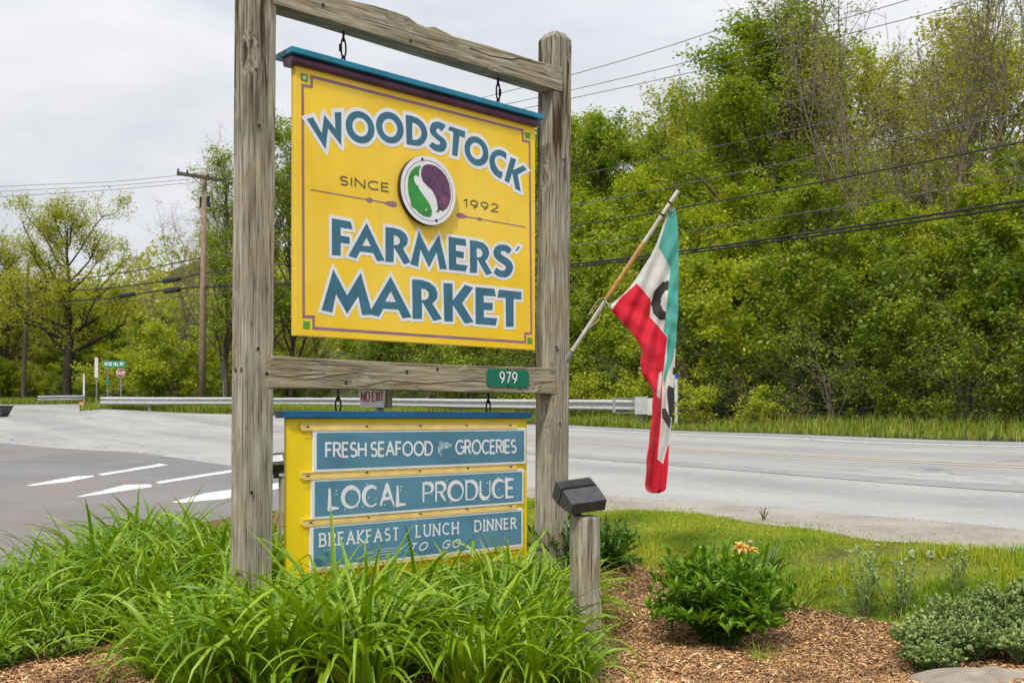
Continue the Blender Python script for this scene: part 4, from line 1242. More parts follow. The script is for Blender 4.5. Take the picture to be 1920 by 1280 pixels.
def build_flag():
    NR, NC = 300, 84
    r = np.random.default_rng(2)
    ys = np.linspace(sy[0], sy[-1], NR); L_ = np.interp(ys, sy, sl); R_ = np.interp(ys, sy, sr)
    L_ = L_ + 0.6*np.sin(ys*.13)*(ys > 640); R_ = R_ + .5*np.sin(ys*.11)
    U = np.linspace(0, 1, NC)
    V = np.zeros((NR, NC, 3)); PX = np.zeros((NR, NC)); PY = np.zeros((NR, NC))
    for i, y in enumerate(ys):
        w = np.clip((y-430)/220, 0, 1); lo_ = np.clip((y-640)/200, 0, 1)
        px = L_[i] + (R_[i]-L_[i])*U
        # hoist edge bunched: slight sag of the top edge rows
        py = y + 0*U
        dep = 6.06 + (1266-px)/125*0.13
        fold = 0.030*np.sin(U*6.0+1.2+y*.004)*w + 0.030*np.sin(U*11+y*0.012)*lo_ + 0.0045*np.sin(px*.09-y*.16)*np.clip(1-abs(y-600)/90, 0, 1) + .007*np.sin(px*.22+y*.05)*np.clip((y-500)/100, 0, 1) 
        fold = fold + 0.055*lo_*np.where(U > .62, (U-.62)/.38, 0) - 0.02*w*np.exp(-((px-1249)/5.0)**2)
        fold = fold + .012*np.sin((px-1266 + (y-391)*.42)*.20)*np.clip((y-420)/60, 0, 1)*np.clip((700-y)/160, 0, 1) + .010*np.sin(px*.34+y*.03)*lo_
        dep = dep + fold
        for j in range(NC):
            V[i, j] = ((px[j]-960)/FPX*dep[j], dep[j], CZ+(HOR-py[j])/FPX*dep[j])
        PX[i] = px; PY[i] = py
    idx = np.arange(NR*NC).reshape(NR, NC)
    F = np.stack([idx[:-1, :-1], idx[1:, :-1], idx[1:, 1:], idx[:-1, 1:]], -1).reshape(-1, 4)
    cx = (PX[:-1, :-1]+PX[1:, 1:])/2; cy = (PY[:-1, :-1]+PY[1:, 1:])/2
    mi = np.zeros(cx.shape, int)                    # 0 white, 1 red, 2 teal, 3 black
    mi[inpoly(cx, cy, teal_p)] = 2
    mi[inpoly(cx, cy, red_p)] = 1
    mi[inpoly(cx, cy, slot_p)] = 0
    for b in blk:
        mi[inpoly(cx, cy, b) & (mi != 1) & (mi != 2)] = 3
    me = npmesh('cloth', V.reshape(-1, 3) - np.array(pA), F, smooth=True)
    me.polygons.foreach_set('material_index', mi.ravel().astype(np.int32))
    def cloth(name, col, tr):
        m, nt, b = mat_base(name)
        c = ramp(nt, noise(nt, coords(nt), 9, 5, .6), [(0.3, tuple(x*.86 for x in col)), (0.7, tuple(min(1, x*1.08) for x in col))])
        wv = noise(nt, coords(nt, (1, 1, 1)), 420, 1)
        nt.links.new(c, b.inputs['Base Color']); b.inputs['Roughness'].default_value = .75
        b.inputs['Sheen Weight'].default_value = .15
        bump(nt, b, noise(nt, coords(nt, (1.0, 1, .30)), 16, 3, .5), .35, .010)
        t = N(nt, 'ShaderNodeBsdfTranslucent'); nt.links.new(c, t.inputs[0])
        mx = N(nt, 'ShaderNodeMixShader'); mx.inputs[0].default_value = tr
        nt.links.new(b.outputs[0], mx.inputs[1]); nt.links.new(t.outputs[0], mx.inputs[2])
        out = [x for x in nt.nodes if x.type == 'OUTPUT_MATERIAL'][0]; nt.links.new(mx.outputs[0], out.inputs[0])
        return m
    o = link('cloth', me, [cloth('white flag cloth', (.74, .73, .71), .3), cloth('red flag cloth', (.70, .006, .032), .25), cloth('teal flag cloth', (.10, .46, .40), .3), cloth('black flag print', (.022, .021, .021), .05)], fp)
    sm = o.modifiers.new('thickness', 'SOLIDIFY'); sm.thickness = .0012
    me.update()
build_flag()
def fl_at(px, py, Y): return W(px, py, Y) - pA
MB().torus(fl_at(1259.5, 393, 6.045), (1, 0, .4), (0, .3, 1), .010, .013, .0028, 14, 6).build('grommet', M['galv2'], fp)
MB().torus(fl_at(1144, 572, 6.17), (1, 0, .4), (0, .3, 1), .010, .013, .0028, 14, 6).build('grommet', M['galv2'], fp)
M['cord'] = plain('cream cord', (.55, .45, .28), .8)
loop = [fl_at(a, b, 6.2) for a, b in ((1136,558),(1124,560),(1112,575),(1104,590),(1110,585),(1120,572),(1127,580),(1122,600),(1110,611),(1106,612))]
MB().tube(loop, .0022, 5).build('cord', M['cord'], fp)
MB().tube([fl_at(1141,571,6.17), fl_at(1134,562,6.19)], .003, 5).build('tie', M['cord'], fp)

# ------------------------------------------------------------------ guard rails
PROF = [(.0, 0), (.015, -.02), (.04, -.09), (.075, -.095), (.115, -.02), (.155, -.0), (.195, -.02), (.235, -.095), (.27, -.09), (.295, -.02), (.31, 0)]
def rail_mesh(pts, name, parent, z_scale=1.0):
    vs = []; n = len(PROF); P = [Vector(p) for p in pts]; fs = []
    for i, p in enumerate(P):
        t = (P[min(i+1, len(P)-1)]-P[max(i-1, 0)]); t.z = 0; t.normalize()
        nrm = Vector((t.y, -t.x, 0))
        if nrm.y > 0: nrm = -nrm
        for z, d in PROF: vs.append(p + nrm*(-d) + Vector((0, 0, z*z_scale)))
        for z, d in PROF[::-1]: vs.append(p + nrm*(-d-.006) + Vector((0, 0, z*z_scale)))
    m = 2*n
    for i in range(len(P)-1):
        for k in range(m): fs.append((i*m+k, i*m+(k+1) % m, (i+1)*m+(k+1) % m, (i+1)*m+k))
    fs.append(tuple(range(m))); fs.append(tuple((len(P)-1)*m+k for k in range(m-1, -1, -1)))
    return MB().add(vs, fs).build(name, M['galv'], parent, smooth=False)
def guardrail(name, ctrl, label, spacing=3.8):
    """ctrl: (px, py of the bottom of the beam, Y)"""
    P = [W(a, b, c) for a, b, c in ctrl]
    # refine
    Q = []
    for i in range(len(P)-1):
        for k in range(5): Q.append(P[i].lerp(P[i+1], k/5))
    Q.append(P[-1])
    base = Vector((P[0].x, P[0].y, tz(P[0].x, P[0].y)))
    root = empty(name, base, 0, label, 'guardrail')
    rail_mesh([q-base for q in Q], 'rail', root)
    L = 0; last = -99
    for i in range(len(Q)-1):
        d = (Q[i+1]-Q[i]).length
        L += d
        if L-last > spacing:
            last = L
            q = Q[i+1] + Vector((0.02, .12, 0)); zb = tz(q.x, q.y)
            MB().box((q.x-.05-base.x, q.y-.02-base.y, zb-.3-base.z), (q.x+.05-base.x, q.y+.13-base.y, q.z+.29-base.z)).build('rail_post', M['galv2'], root)
    return root, base, Q
gr, gb, Q = guardrail('guardrail', [(1214, 771.5, 27.2), (1160, 770, 28.2), (1000, 767.3, 31.4), (860, 765, 34), (740, 762.5, 37), (620, 760.3, 39.5), (520, 760, 41), (430, 758.9, 41.5), (300, 758.6, 42), (190, 757.6, 43)], 'long galvanised guardrail along the far side of the road, its end plate beside the flag')
e = Q[0]-gb; s_ = Q[0]; zb = tz(s_.x, s_.y+.1)
MB().box((e.x-.36, e.y-.17, e.z-.07), (e.x-.02, e.y-.155, e.z+.40)).build('end_plate', M['galv'], gr)
MB().box((e.x-.02, e.y-.16, e.z-.09), (e.x+.30, e.y-.10, e.z+.36)).build('end_cap', M['paleplastic'], gr)
MB().box((e.x-.30, e.y+.02, zb-.3-gb.z), (e.x-.08, e.y+.22, e.z+.38)).build('end_post', M['galv2'], gr)
MB().box((e.x-.95, e.y-.150, e.z-.03), (e.x-.87, e.y-.115, e.z+.38)).build('bracket', M['galv2'], gr)
MB().box((e.x-.87, e.y-.13, e.z+.345), (e.x-.36, e.y-.09, e.z+.372)).build('bracket_bar', M['galv2'], gr)
MB().box((e.x-.87, e.y-.13, e.z-.04), (e.x-.36, e.y-.09, e.z-.015)).build('bracket_bar', M['galv2'], gr)
guardrail('guardrail', [(156, 750, 66), (110, 750.3, 65), (70, 751.2, 64)], 'short pale guardrail at the mouth of the side road, far left')

# ------------------------------------------------------------------ small roadside signs at the far junction
def post_thing(name, px, py_top, py_base, Y, r, mat, label, cat='sign post', dx=0):
    b = W(px, py_base, Y); tpt = W(px+dx, py_top, Y)
    zg = tz(b.x, b.y)
    root = empty(name, (b.x, b.y, min(zg, b.z)), 0, label, cat)
    top = tpt - root.location
    MB().tube([(0, 0, -.2), top], r, 6).build('post', mat, root)
    return root, top
Yj = 52
rt, tp = post_thing('stop_sign', 227, 690, 744, Yj, .035, M['galv2'], 'small red octagonal STOP sign on a steel post at the far junction', 'stop sign')
ra = 8.2/FPX*Yj/math.cos(R(22.5))
cz = W(227, 699.5, Yj) - rt.location
oc = [(cz.x+ra*math.cos(R(22.5+45*k)), cz.z+ra*math.sin(R(22.5+45*k))) for k in range(8)]
mb = MB(); mb.prism_y(oc, -.06, -.045); fc = mb.build('face', M['stopred'], rt)
Fs = Fr(rt.location, 0)
ring_ = [( cz.x+ra*.93*math.cos(R(22.5+45*k)), cz.z+ra*.93*math.sin(R(22.5+45*k))) for k in range(8)]
plane_obj('border', strokes([ring_], ra*.035, closed=True), -.062, M['signwhite'], rt)
L_, wd = text_lines('STOP', .16)
h_ = ra*.66; w_ = ra*1.45
shp = []
for ln in L_: shp += strokes([[(cz.x-w_/2+p[0]/wd*w_, cz.z-h_/2+p[1]*h_) for p in ln]], ra*.055)
plane_obj('lettering', shp, -.062, M['signwhite'], rt)
rt, tp = post_thing('street_name_sign', 202, 676, 745, Yj+1, .03, M['galv2'], 'green street name sign on a thin post left of the stop sign', 'street sign')
a_ = W(194.5, 688, Yj+1)-rt.location; b_ = W(235.5, 676.5, Yj+1)-rt.location
MB().box((a_.x, -.05, a_.z), (b_.x, -.035, b_.z)).build('blade', M['stgreen'], rt)
L_, wd = text_lines('ROSE HILL RD', .18, .4)
w_ = (b_.x-a_.x)*.86; h_ = (b_.z-a_.z)*.52; shp = []
for ln in L_: shp += strokes([[(a_.x+(b_.x-a_.x)*.07+p[0]/wd*w_, a_.z+(b_.z-a_.z)*.24+p[1]*h_) for p in ln]], h_*.075)
plane_obj('lettering', shp, -.052, M['signwhite'], rt)
c_ = W(202, 716, Yj+1)-rt.location
MB().box((c_.x-.08, -.05, c_.z-.12), (c_.x+.08, -.04, c_.z+.12)).build('marker', M['stgreen'], rt)
for px, t_, b_, w_, Y, lab in ((181.5, 670, 708, 3.2, 51, 'tall narrow pale sign seen nearly edge on, left of the street name sign'), (158, 701, 742, 1.6, 53, 'thin pale marker stick leaning above the orange barrel, far left')):
    rt, tp = post_thing('marker_post', px-1, t_+.5, 748, Y, .03, M['galv2'], lab, 'marker post', dx=1.5)
    a = W(px-w_, b_, Y)-rt.location; b = W(px+w_, t_, Y)-rt.location
    MB().box((a.x, -.06, a.z), (b.x, -.04, b.z)).build('panel', M['paleplastic'], rt)
rt, tp = post_thing('marker_post', 419, 683, 744, 47, .02, M['galv2'], 'dark narrow marker on a thin post beside the left timber post', 'marker post')
a = W(415.5, 712, 47)-rt.location; b = W(422, 676, 47)-rt.location
MB().box((a.x, -.05, a.z), (b.x, -.035, b.z)).build('panel', M['black'], rt)
rt, tp = post_thing('marker_post', 1268, 705, 800, 26, .045, M['paleplastic'], 'pale round post with a blue cap behind the hanging flag', 'marker post')
M['capb'] = plain('blue reflector', (0.0, .07, .5), .4)
MB().tube([tp+Vector((0, 0, -.06)), tp+Vector((0, 0, .06))], .055, 8).build('cap', M['capb'], rt)
# orange barrel by the far guardrail
b = W(155, 754, 61); ob = empty('traffic_barrel', (b.x, b.y, tz(b.x, b.y)), 0, 'small orange marker barrel at the end of the far left guardrail', 'barrel')
M['orange'] = plain('faded orange plastic', (.55, .16, .02), .6)
MB().tube([(0, 0, 0), (0, 0, .10), (0, 0, .2), (0, 0, .28), (0, 0, .31)], [.2, .18, .17, .14, .1], 12).build('body', M['orange'], ob)
MB().tube([(0, 0, .12), (0, 0, .17)], [.182, .176], 12).build('band', M['signwhite'], ob)
# dark trough at the left frame edge
b = W(-14, 779, 44)
tr = empty('black_trough', (b.x, b.y, tz(b.x, b.y)), 0, 'black open tub on the pavement at the far left edge', 'tub')
vs = [(-.7, -.3, 0), (.52, -.3, 0), (.52, .3, 0), (-.7, .3, 0), (-.8, -.4, .46), (.72, -.4, .46), (.72, .4, .46), (-.8, .4, .46)]
MB().add(vs, [(0, 3, 2, 1), (4, 5, 6, 7), (0, 1, 5, 4), (1, 2, 6, 5), (2, 3, 7, 6), (3, 0, 4, 7)]).build('tub', M['black'], tr, bevel=.03)
MB().box((-.83, -.43, .461), (.75, .43, .50)).build('rim', M['black_fin'], tr, bevel=.01)

# ------------------------------------------------------------------ utility poles and overhead lines
UY = 46.0
b = W(378.5, 744, UY); t_ = W(383.5, 326, UY)
up1 = empty('utility_pole', (b.x, b.y, tz(b.x, b.y)), 0, 'tall wooden utility pole with one crossarm standing left of the timber frame', 'utility pole')
o_ = Vector(up1.location)
MB().tube([(0, 0, -.3), (t_-o_)*.5, t_-o_], [.165, .145, .115], 10).build('pole', M['pole'], up1, smooth=True)
ca, cb = W(335, 327, UY-.9)-o_, W(427, 341, UY+.6)-o_
d = (cb-ca).normalized()
def bar(a, b, w, h, name, mat, par):
    d = (b-a).normalized(); s = d.cross(Vector((0, 0, 1))).normalized()*w/2; u = Vector((0, 0, h/2))
    vs = [a-s-u, a+s-u, a+s+u, a-s+u, b-s-u, b+s-u, b+s+u, b-s+u]
    return MB().add(vs, [(0, 3, 2, 1), (4, 5, 6, 7), (0, 1, 5, 4), (1, 2, 6, 5), (2, 3, 7, 6), (3, 0, 4, 7)]).build(name, mat, par)
M['oldwood'] = plain('dark crossarm timber', (.10, .085, .06), .9, 0, .2, 9)
arm = bar(ca+Vector((0, -.2, 0)), cb+Vector((0, -.2, 0)), .12, .14, 'crossarm', M['oldwood'], up1)
for f in (.02, .2, .62, .97):
    q = ca.lerp(cb, f)+Vector((0, -.2, .06)); MB().tube([q, q+Vector((0, 0, .07)), q+Vector((0, 0, .16))], [.03, .055, .03], 8).build('insulator', M['black'], arm)
mid = W(383, 352, UY)-o_
bar(ca.lerp(cb, .28)+Vector((0, -.2, -.05)), mid+Vector((0, -.15, 0)), .03, .03, 'brace', M['galv2'], up1)
bar(ca.lerp(cb, .74)+Vector((0, -.2, -.05)), mid+Vector((0, -.15, 0)), .03, .03, 'brace', M['galv2'], up1)
for px, py in ((377, 379), (391, 377)):
    q = W(px, py, UY)-o_; MB().tube([q+Vector((0, 0, -.26)), q+Vector((0, 0, .22))], .07, 8).build('cutout', M['wire'], up1)
b = W(43, 757, 74); t_ = W(53, 497, 74)
up2 = empty('utility_pole', (b.x, b.y, tz(b.x, b.y)), 0, 'thin dark utility pole in front of the large tree at far left', 'utility pole')
o2 = Vector(up2.location)
MB().tube([(0, 0, -.3), (t_-o2)*.5, t_-o2], [.17, .15, .12], 8).build('pole', M['oldwood'], up2)
q = W(54, 583, 74)-o2; bar(q, q+Vector((.45, -.2, 0)), .08, .15, 'lamp_arm', M['black'], up2)

xR, yR = 12.7, 18.0; xL, yL = W(383, 500, UY).x, UY
def Yline(px):      # depth of the plan line from the tall pole to the next pole off the right edge
    k = (px-960)/FPX
    t = (k*yL-xL)/((xR-xL)-k*(yR-yL))
    return yL+t*(yR-yL)
def cat(P, n=10):
    out = []
    P = [P[0]*2-P[1]] + P + [P[-1]*2-P[-2]]
    for i in range(1, len(P)-2):
        for k in range(n):
            t = k/n
            a, b, c, d = P[i-1], P[i], P[i+1], P[i+2]
            out.append(0.5*((2*b)+(c-a)*t+(2*a-5*b+4*c-d)*t*t+(-a+3*b-3*c+d)*t**3))
    out.append(P[-2]); return out
def wire(pts, r, label, mat='wire', group='overhead lines along the road', name='overhead_wire'):
    P = [W(a, b, c) if c else W(a, b, Yline(a)) for a, b, c in pts]
    C = cat(P); b = C[0]
    o = MB().tube([p-b for p in C], r, 5, cap=False).build(name, M[mat], None, loc=b, smooth=True)
    return tag(o, label, 'cable', group)
E_ = [(2250, -1)]
wire([(383, 537, 0), (700, 522, 0), (1075, 495, 0), (1450, 447, 0), (1920, 376, 0), (2250, 318, 0)], .030, 'upper strand of the thick black double cable crossing behind the flag')
wire([(383, 540, 0), (700, 526, 0), (1075, 500, 0), (1450, 453, 0), (1920, 386, 0), (2250, 330, 0)], .026, 'lower strand of the thick black double cable crossing behind the flag')
wire([(383, 512, 0), (700, 476, 0), (1075, 424, 0), (1450, 358, 0), (1920, 266, 0), (2250, 195, 0)], .020, 'black cable above the thick double cable, level with the flag top')
wire([(383, 512, 0), (700, 495, 0), (1075, 460, 0), (1450, 408, 0), (1920, 330, 0), (2250, 268, 0)], .012, 'thin grey wire just above the thick double cable', 'wire2')
wire([(383, 483, 0), (700, 440, 0), (1075, 385, 0), (1450, 310, 0), (1920, 210, 0), (2250, 130, 0)], .013, 'thin dark wire crossing the middle of the right hand trees', 'wire2')
wire([(383, 483, 0), (700, 412, 0), (1075, 330, 0), (1450, 252, 0), (1920, 145, 0), (2250, 62, 0)], .010, 'thin pale wire crossing the upper part of the right hand trees', 'wire2')
for i, (y0, y1, y2) in enumerate(((137, 45, -145), (166, 92, -62), (182, 116, -20))):
    wire([(425-i*40, 330, 0), (700, 238+i*12, 0), (1085, y0, 0), (1380, y1, 0), (1920, y2, 0)], .010, ['highest', 'middle', 'lowest'][i] + ' of the three power wires against the sky right of the frame', 'wire2')
for i, (a, b) in enumerate(((329, 350), (336, 359), (341, 369))):
    wire([(338+i*20, a, UY-.9+i*.6), (200, (a+b)/2+1.5, UY-1), (0, b, UY-2), (-250, b+18, UY-4)], .011, ['top', 'second', 'third'][i] + ' of the three thin power wires left of the tall pole', 'wire2')
wire([(379, 483, UY), (220, 513, 55), (53, 533, 74), (-60, 541, 84)], .028, 'uppermost dark wire between the two utility poles')
wire([(379, 511, UY), (320, 525, 50), (190, 541, 60), (53, 549, 74), (-60, 557, 84)], .036, 'cable carrying one splice case between the two utility poles')
wire([(379, 537, UY), (300, 545, 51), (190, 560, 60), (53, 568, 74), (-60, 572, 84)], .042, 'thick cable with two splice cases between the two utility poles')
wire([(433, 548, UY-3), (379, 552, UY), (230, 565, 57), (53, 573, 74), (-60, 575, 84)], .022, 'lowest pale wire between the two utility poles', 'wire2')
for i, (x0, y0, x1, y1, Y) in enumerate(((307, 526.5, 336, 522.5, 49.5), (224, 555, 253, 551, 56), (308, 546, 336, 542, 49.8))):
    a = W(x0, y0, Y); b = W(x1, y1, Y-1.2)
    o = MB().tube([Vector((0, 0, 0)), (b-a)*.06, (b-a)*.94, (b-a)], [.05, .13, .13, .05], 10).build('splice_case', M['wire'], None, loc=a)
    tag(o, ['black splice case on the middle cable nearest the tall pole', 'black splice case further left on the thick lower cable', 'black splice case on the thick lower cable beside the tall pole'][i], 'splice case', 'splice cases on the cables')
# ------------------------------------------------------------------ vegetation
def nrm(a): return a/np.maximum(np.linalg.norm(a, axis=-1, keepdims=True), 1e-9)

def tubes_np(lines, sides=(3,)):
    """lines: list of (pts (n,3), radii (n,), sides) -> V, F quads"""
    Vs = []; Fs = []; base = 0
    for P, rad, k in lines:
        P = np.asarray(P); n = len(P)
        t = np.gradient(P, axis=0); t = nrm(t)
        ref = np.array([0.0, 0, 1]) if abs(t[0, 2]) < .9 else np.array([1.0, 0, 0])
        a = nrm(np.cross(t, ref)); b = np.cross(a, t)
        an = 2*np.pi*np.arange(k)/k
        V = P[:, None] + (a[:, None]*np.cos(an)[None, :, None] + b[:, None]*np.sin(an)[None, :, None])*np.asarray(rad)[:, None, None]
        i = np.arange(n-1)[:, None]*k; j = np.arange(k)[None]; j2 = (j+1) % k
        F = np.stack([i+j, i+j2, i+k+j2, i+k+j], -1).reshape(-1, 4) + base
        Vs.append(V.reshape(-1, 3)); Fs.append(F); base += n*k
    return np.concatenate(Vs), np.concatenate(Fs)

def leaves_np(P, L, wr, rng, up=0.6, droop=0.25):
    """one folded four-sided leaf at each point"""
    n = len(P)
    nr = nrm(rng.normal(size=(n, 3)) + np.array([0, 0, up*2.0]))
    d = rng.normal(size=(n, 3)); d = nrm(d - nr*np.sum(d*nr, 1, keepdims=True)); d[:, 2] -= droop; d = nrm(d)
    s = nrm(np.cross(nr, d))
    l = (L*rng.uniform(.65, 1.25, n))[:, None]; w = l*wr
    m = P + d*l*.45
    V = np.stack([P, m - s*w*.5 + nr*l*.10, P + d*l, m + s*w*.5 + nr*l*.10], 1).reshape(-1, 3)
    F = np.arange(4*n).reshape(n, 4)
    return V, F

def skeleton(seed, H, Rr, nb=22, ns=5, nt=4, f0=.18, rise=.45, wander=.05, lean=0.0, r0=.016, shape='round', forks=1, curve=.35, tiplen=.30):
    rng = np.random.default_rng(seed)
    lines = []; tips = []
    stems = []
    for k in range(forks):
        az = rng.uniform(0, 6.28); sp = (0.0 if forks == 1 else rng.uniform(.12, .38))*H
        n = 9; t = np.linspace(0, 1, n)
        P = np.zeros((n, 3)); P[:, 2] = t*H*(.93 if k == 0 else rng.uniform(.6, .92))
        P[:, 0] = np.cos(az)*sp*t**1.3 + lean*H*t**1.4; P[:, 1] = np.sin(az)*sp*t**1.3
        P[1:, :2] += np.cumsum(rng.normal(0, wander*H/n, (n-1, 2)), 0)
        if forks > 1: P[0, :2] += rng.normal(0, .04*Rr, 2)
        rad = H*r0*(1-.86*t)*(1 if forks == 1 else .6)
        lines.append((P, rad, 7)); stems.append((P, t, rad))
    for si in range(nb):
        P, t, rad = stems[si % forks]
        f = f0 + (1-f0)*((si//forks+.5+rng.uniform(-.4, .4))/max(1, nb//forks)); f = min(.985, max(f0*.6, f))
        b = np.array([np.interp(f, t, P[:, i]) for i in range(3)])
        prof = {'round': math.sin(math.pi*min(1, (f*.80+.14)))**.7, 'tall': (1-f*.62), 'vase': .35+.75*f, 'bush': (1.05-.55*f)}[shape]
        Lb = Rr*prof*rng.uniform(.75, 1.15)
        az = si*2.399 + rng.uniform(-.5, .5); el = rise + rng.uniform(-.25, .35) + f*.45
        d = np.array([math.cos(az)*math.cos(el), math.sin(az)*math.cos(el), math.sin(el)])
        n = 6; tt = np.linspace(0, 1, n)[:, None]
        B = b + d*Lb*tt + np.array([0, 0, 1])*Lb*curve*(tt**2)*rng.uniform(-.2, 1) + np.concatenate([np.zeros((1, 3)), np.cumsum(rng.normal(0, .05*Lb, (n-1, 3)), 0)])
        rb = np.interp(f, t, rad)*.55*(1-.8*tt[:, 0]) + H*.0004
        lines.append((B, rb, 4))
        tips.append((B[3:], .8*Lb/4))
        for j in range(ns):
            g = rng.uniform(.22, 1.0); q = np.array([np.interp(g, tt[:, 0], B[:, i]) for i in range(3)])
            ds = nrm(d*.8 + rng.normal(0, .62, 3) + np.array([0, 0, .25])); Ls = Lb*rng.uniform(.28, .52)*(1.15-.45*g)
            m = 4; u = np.linspace(0, 1, m)[:, None]
            S = q + ds*Ls*u + np.concatenate([np.zeros((1, 3)), np.cumsum(rng.normal(0, .07*Ls, (m-1, 3)), 0)])
            lines.append((S, np.interp(g, tt[:, 0], rb)*.5*(1-.75*u[:, 0]) + H*.0003, 3))
            tips.append((S[1:], Ls/3))
            for k in range(nt):
                g2 = rng.uniform(.3, 1); q2 = np.array([np.interp(g2, u[:, 0], S[:, i]) for i in range(3)])
                d3 = nrm(ds*.5 + rng.normal(0, .75, 3) + np.array([0, 0, .3])); L3 = Ls*rng.uniform(.35, .6)
                T = q2 + d3*L3*np.linspace(0, 1, 3)[:, None] + np.array([[0, 0, 0], [0, 0, .0], rng.normal(0, .12*L3, 3)])
                lines.append((T, np.array([.0016, .0011, .0006])*H*.35, 3)); tips.append((T, L3/2))
    return lines, tips

def make_tree(name, seed, H, Rr, nleaf, L, wr, mleaf, mbark, spread=.16, twig_only=False, up=.95, up_bias=0.0, **kw):
    lines, tips = skeleton(seed, H, Rr, **kw)
    rng = np.random.default_rng(seed+99)
    V, F = tubes_np(lines)
    root = empty(name, (0, 0, 0))
    link('trunk', npmesh('trunk', V, F, smooth=True), mbark, root)
    if nleaf:
        # leaves gather in clumps around a share of the twigs, so the crown keeps holes
        wgt = np.array([w for _, w in tips])*rng.gamma(.55, 1.0, len(tips))
        idx = rng.choice(len(tips), nleaf, p=wgt/wgt.sum())
        P = np.zeros((nleaf, 3)); u = rng.uniform(0, 1, nleaf)
        A = np.stack([tips[i][0][0] for i in range(len(tips))]); B = np.stack([tips[i][0][-1] for i in range(len(tips))])
        P = A[idx]*(1-u[:, None]) + B[idx]*u[:, None] + rng.normal(0, 1, (nleaf, 3))*spread*np.array([1, 1, .7])
        P[:, 2] = np.maximum(P[:, 2], .03)
        V, F = leaves_np(P, L, wr, rng, up)
        link('crown', npmesh('crown', V, F), mleaf, root)
    return root

LB = leaf('fresh yellow green leaves', [(.205, .270, .010), (.365, .425, .020), (.54, .57, .055)], .45)
LM = leaf('mid green leaves', [(.130, .195, .012), (.270, .345, .022), (.43, .48, .05)], .43)
LO = leaf('young olive leaves', [(.25, .27, .022), (.38, .39, .032), (.52, .51, .07)], .45)
LD = leaf('deep green leaves', [(.070, .115, .008), (.13, .19, .010), (.24, .30, .02)], .33)
LY = leaf('pale yellow leaves', [(.22, .28, .010), (.38, .43, .02), (.50, .52, .08)], .4)

def hide_proto(root):        # a prototype is moved to its first place, never hidden
    pass
protos = {}
def proto(key, *a, **k):
    protos[key] = [make_tree(*a, **k), False]
proto('mapleA', 'leafy_tree', 11, 9.0, 3.1, 28000, .185, .42, LB, M['bark'], spread=.17, nb=26, ns=5, nt=3, f0=.10, shape='round')
proto('mapleB', 'leafy_tree', 12, 9.0, 3.4, 30000, .165, .42, LM, M['bark'], spread=.17, nb=28, ns=5, nt=3, f0=.08, shape='round')
proto('mapleC', 'leafy_tree', 13, 9.5, 3.0, 26000, .185, .42, LB, M['bark2'], spread=.18, nb=26, ns=5, nt=3, f0=.12, shape='tall')
proto('tall', 'leafy_tree', 17, 14.0, 4.2, 38000, .165, .50, LM, M['bark'], spread=.24, nb=34, ns=6, nt=4, f0=.10, shape='round')
proto('olive', 'leafy_tree', 14, 10.0, 3.4, 12500, .14, .55, LO, M['bark'], spread=.20, nb=30, ns=5, nt=4, f0=.15, shape='round', rise=.7)
proto('bushA', 'roadside_bush', 21, 3.4, 2.1, 11000, .115, .55, LM, M['twig'], spread=.10, nb=26, ns=5, nt=3, f0=.06, shape='bush', forks=5, rise=.35, r0=.012)
proto('bushB', 'roadside_bush', 22, 3.2, 2.2, 10000, .115, .55, LD, M['twig'], spread=.10, nb=26, ns=5, nt=3, f0=.05, shape='bush', forks=6, rise=.3, r0=.012)
proto('bushC', 'roadside_bush', 23, 3.0, 2.0, 11000, .11, .58, LB, M['twig'], spread=.10, nb=26, ns=5, nt=3, f0=.06, shape='bush', forks=5, rise=.35, r0=.012)
proto('thicket', 'bare_thicket', 24, 3.2, 2.6, 1500, .09, .5, LM, M['twig'], spread=.12, nb=34, ns=5, nt=3, f0=.04, shape='bush', forks=8, rise=.15, r0=.010, curve=-.2)
proto('bare', 'bare_tree', 31, 16.0, 4.2, 6500, .11, .5, LO, M['twig'], spread=.26, nb=40, ns=7, nt=5, f0=.26, shape='vase', rise=.95, r0=.0115, curve=.7, forks=3)
proto('sparse', 'sparse_tree', 32, 15.0, 4.4, 10500, .18, .5, LM, M['bark'], spread=.20, nb=34, ns=6, nt=4, f0=.16, shape='tall', rise=.75, r0=.010, curve=.5)
proto('great', 'great_tree', 33, 14.5, 6.4, 27000, .20, .5, LO, M['bark2'], spread=.34, nb=26, ns=7, nt=4, f0=.24, shape='round', rise=.50, r0=.026, wander=.07, curve=.1)

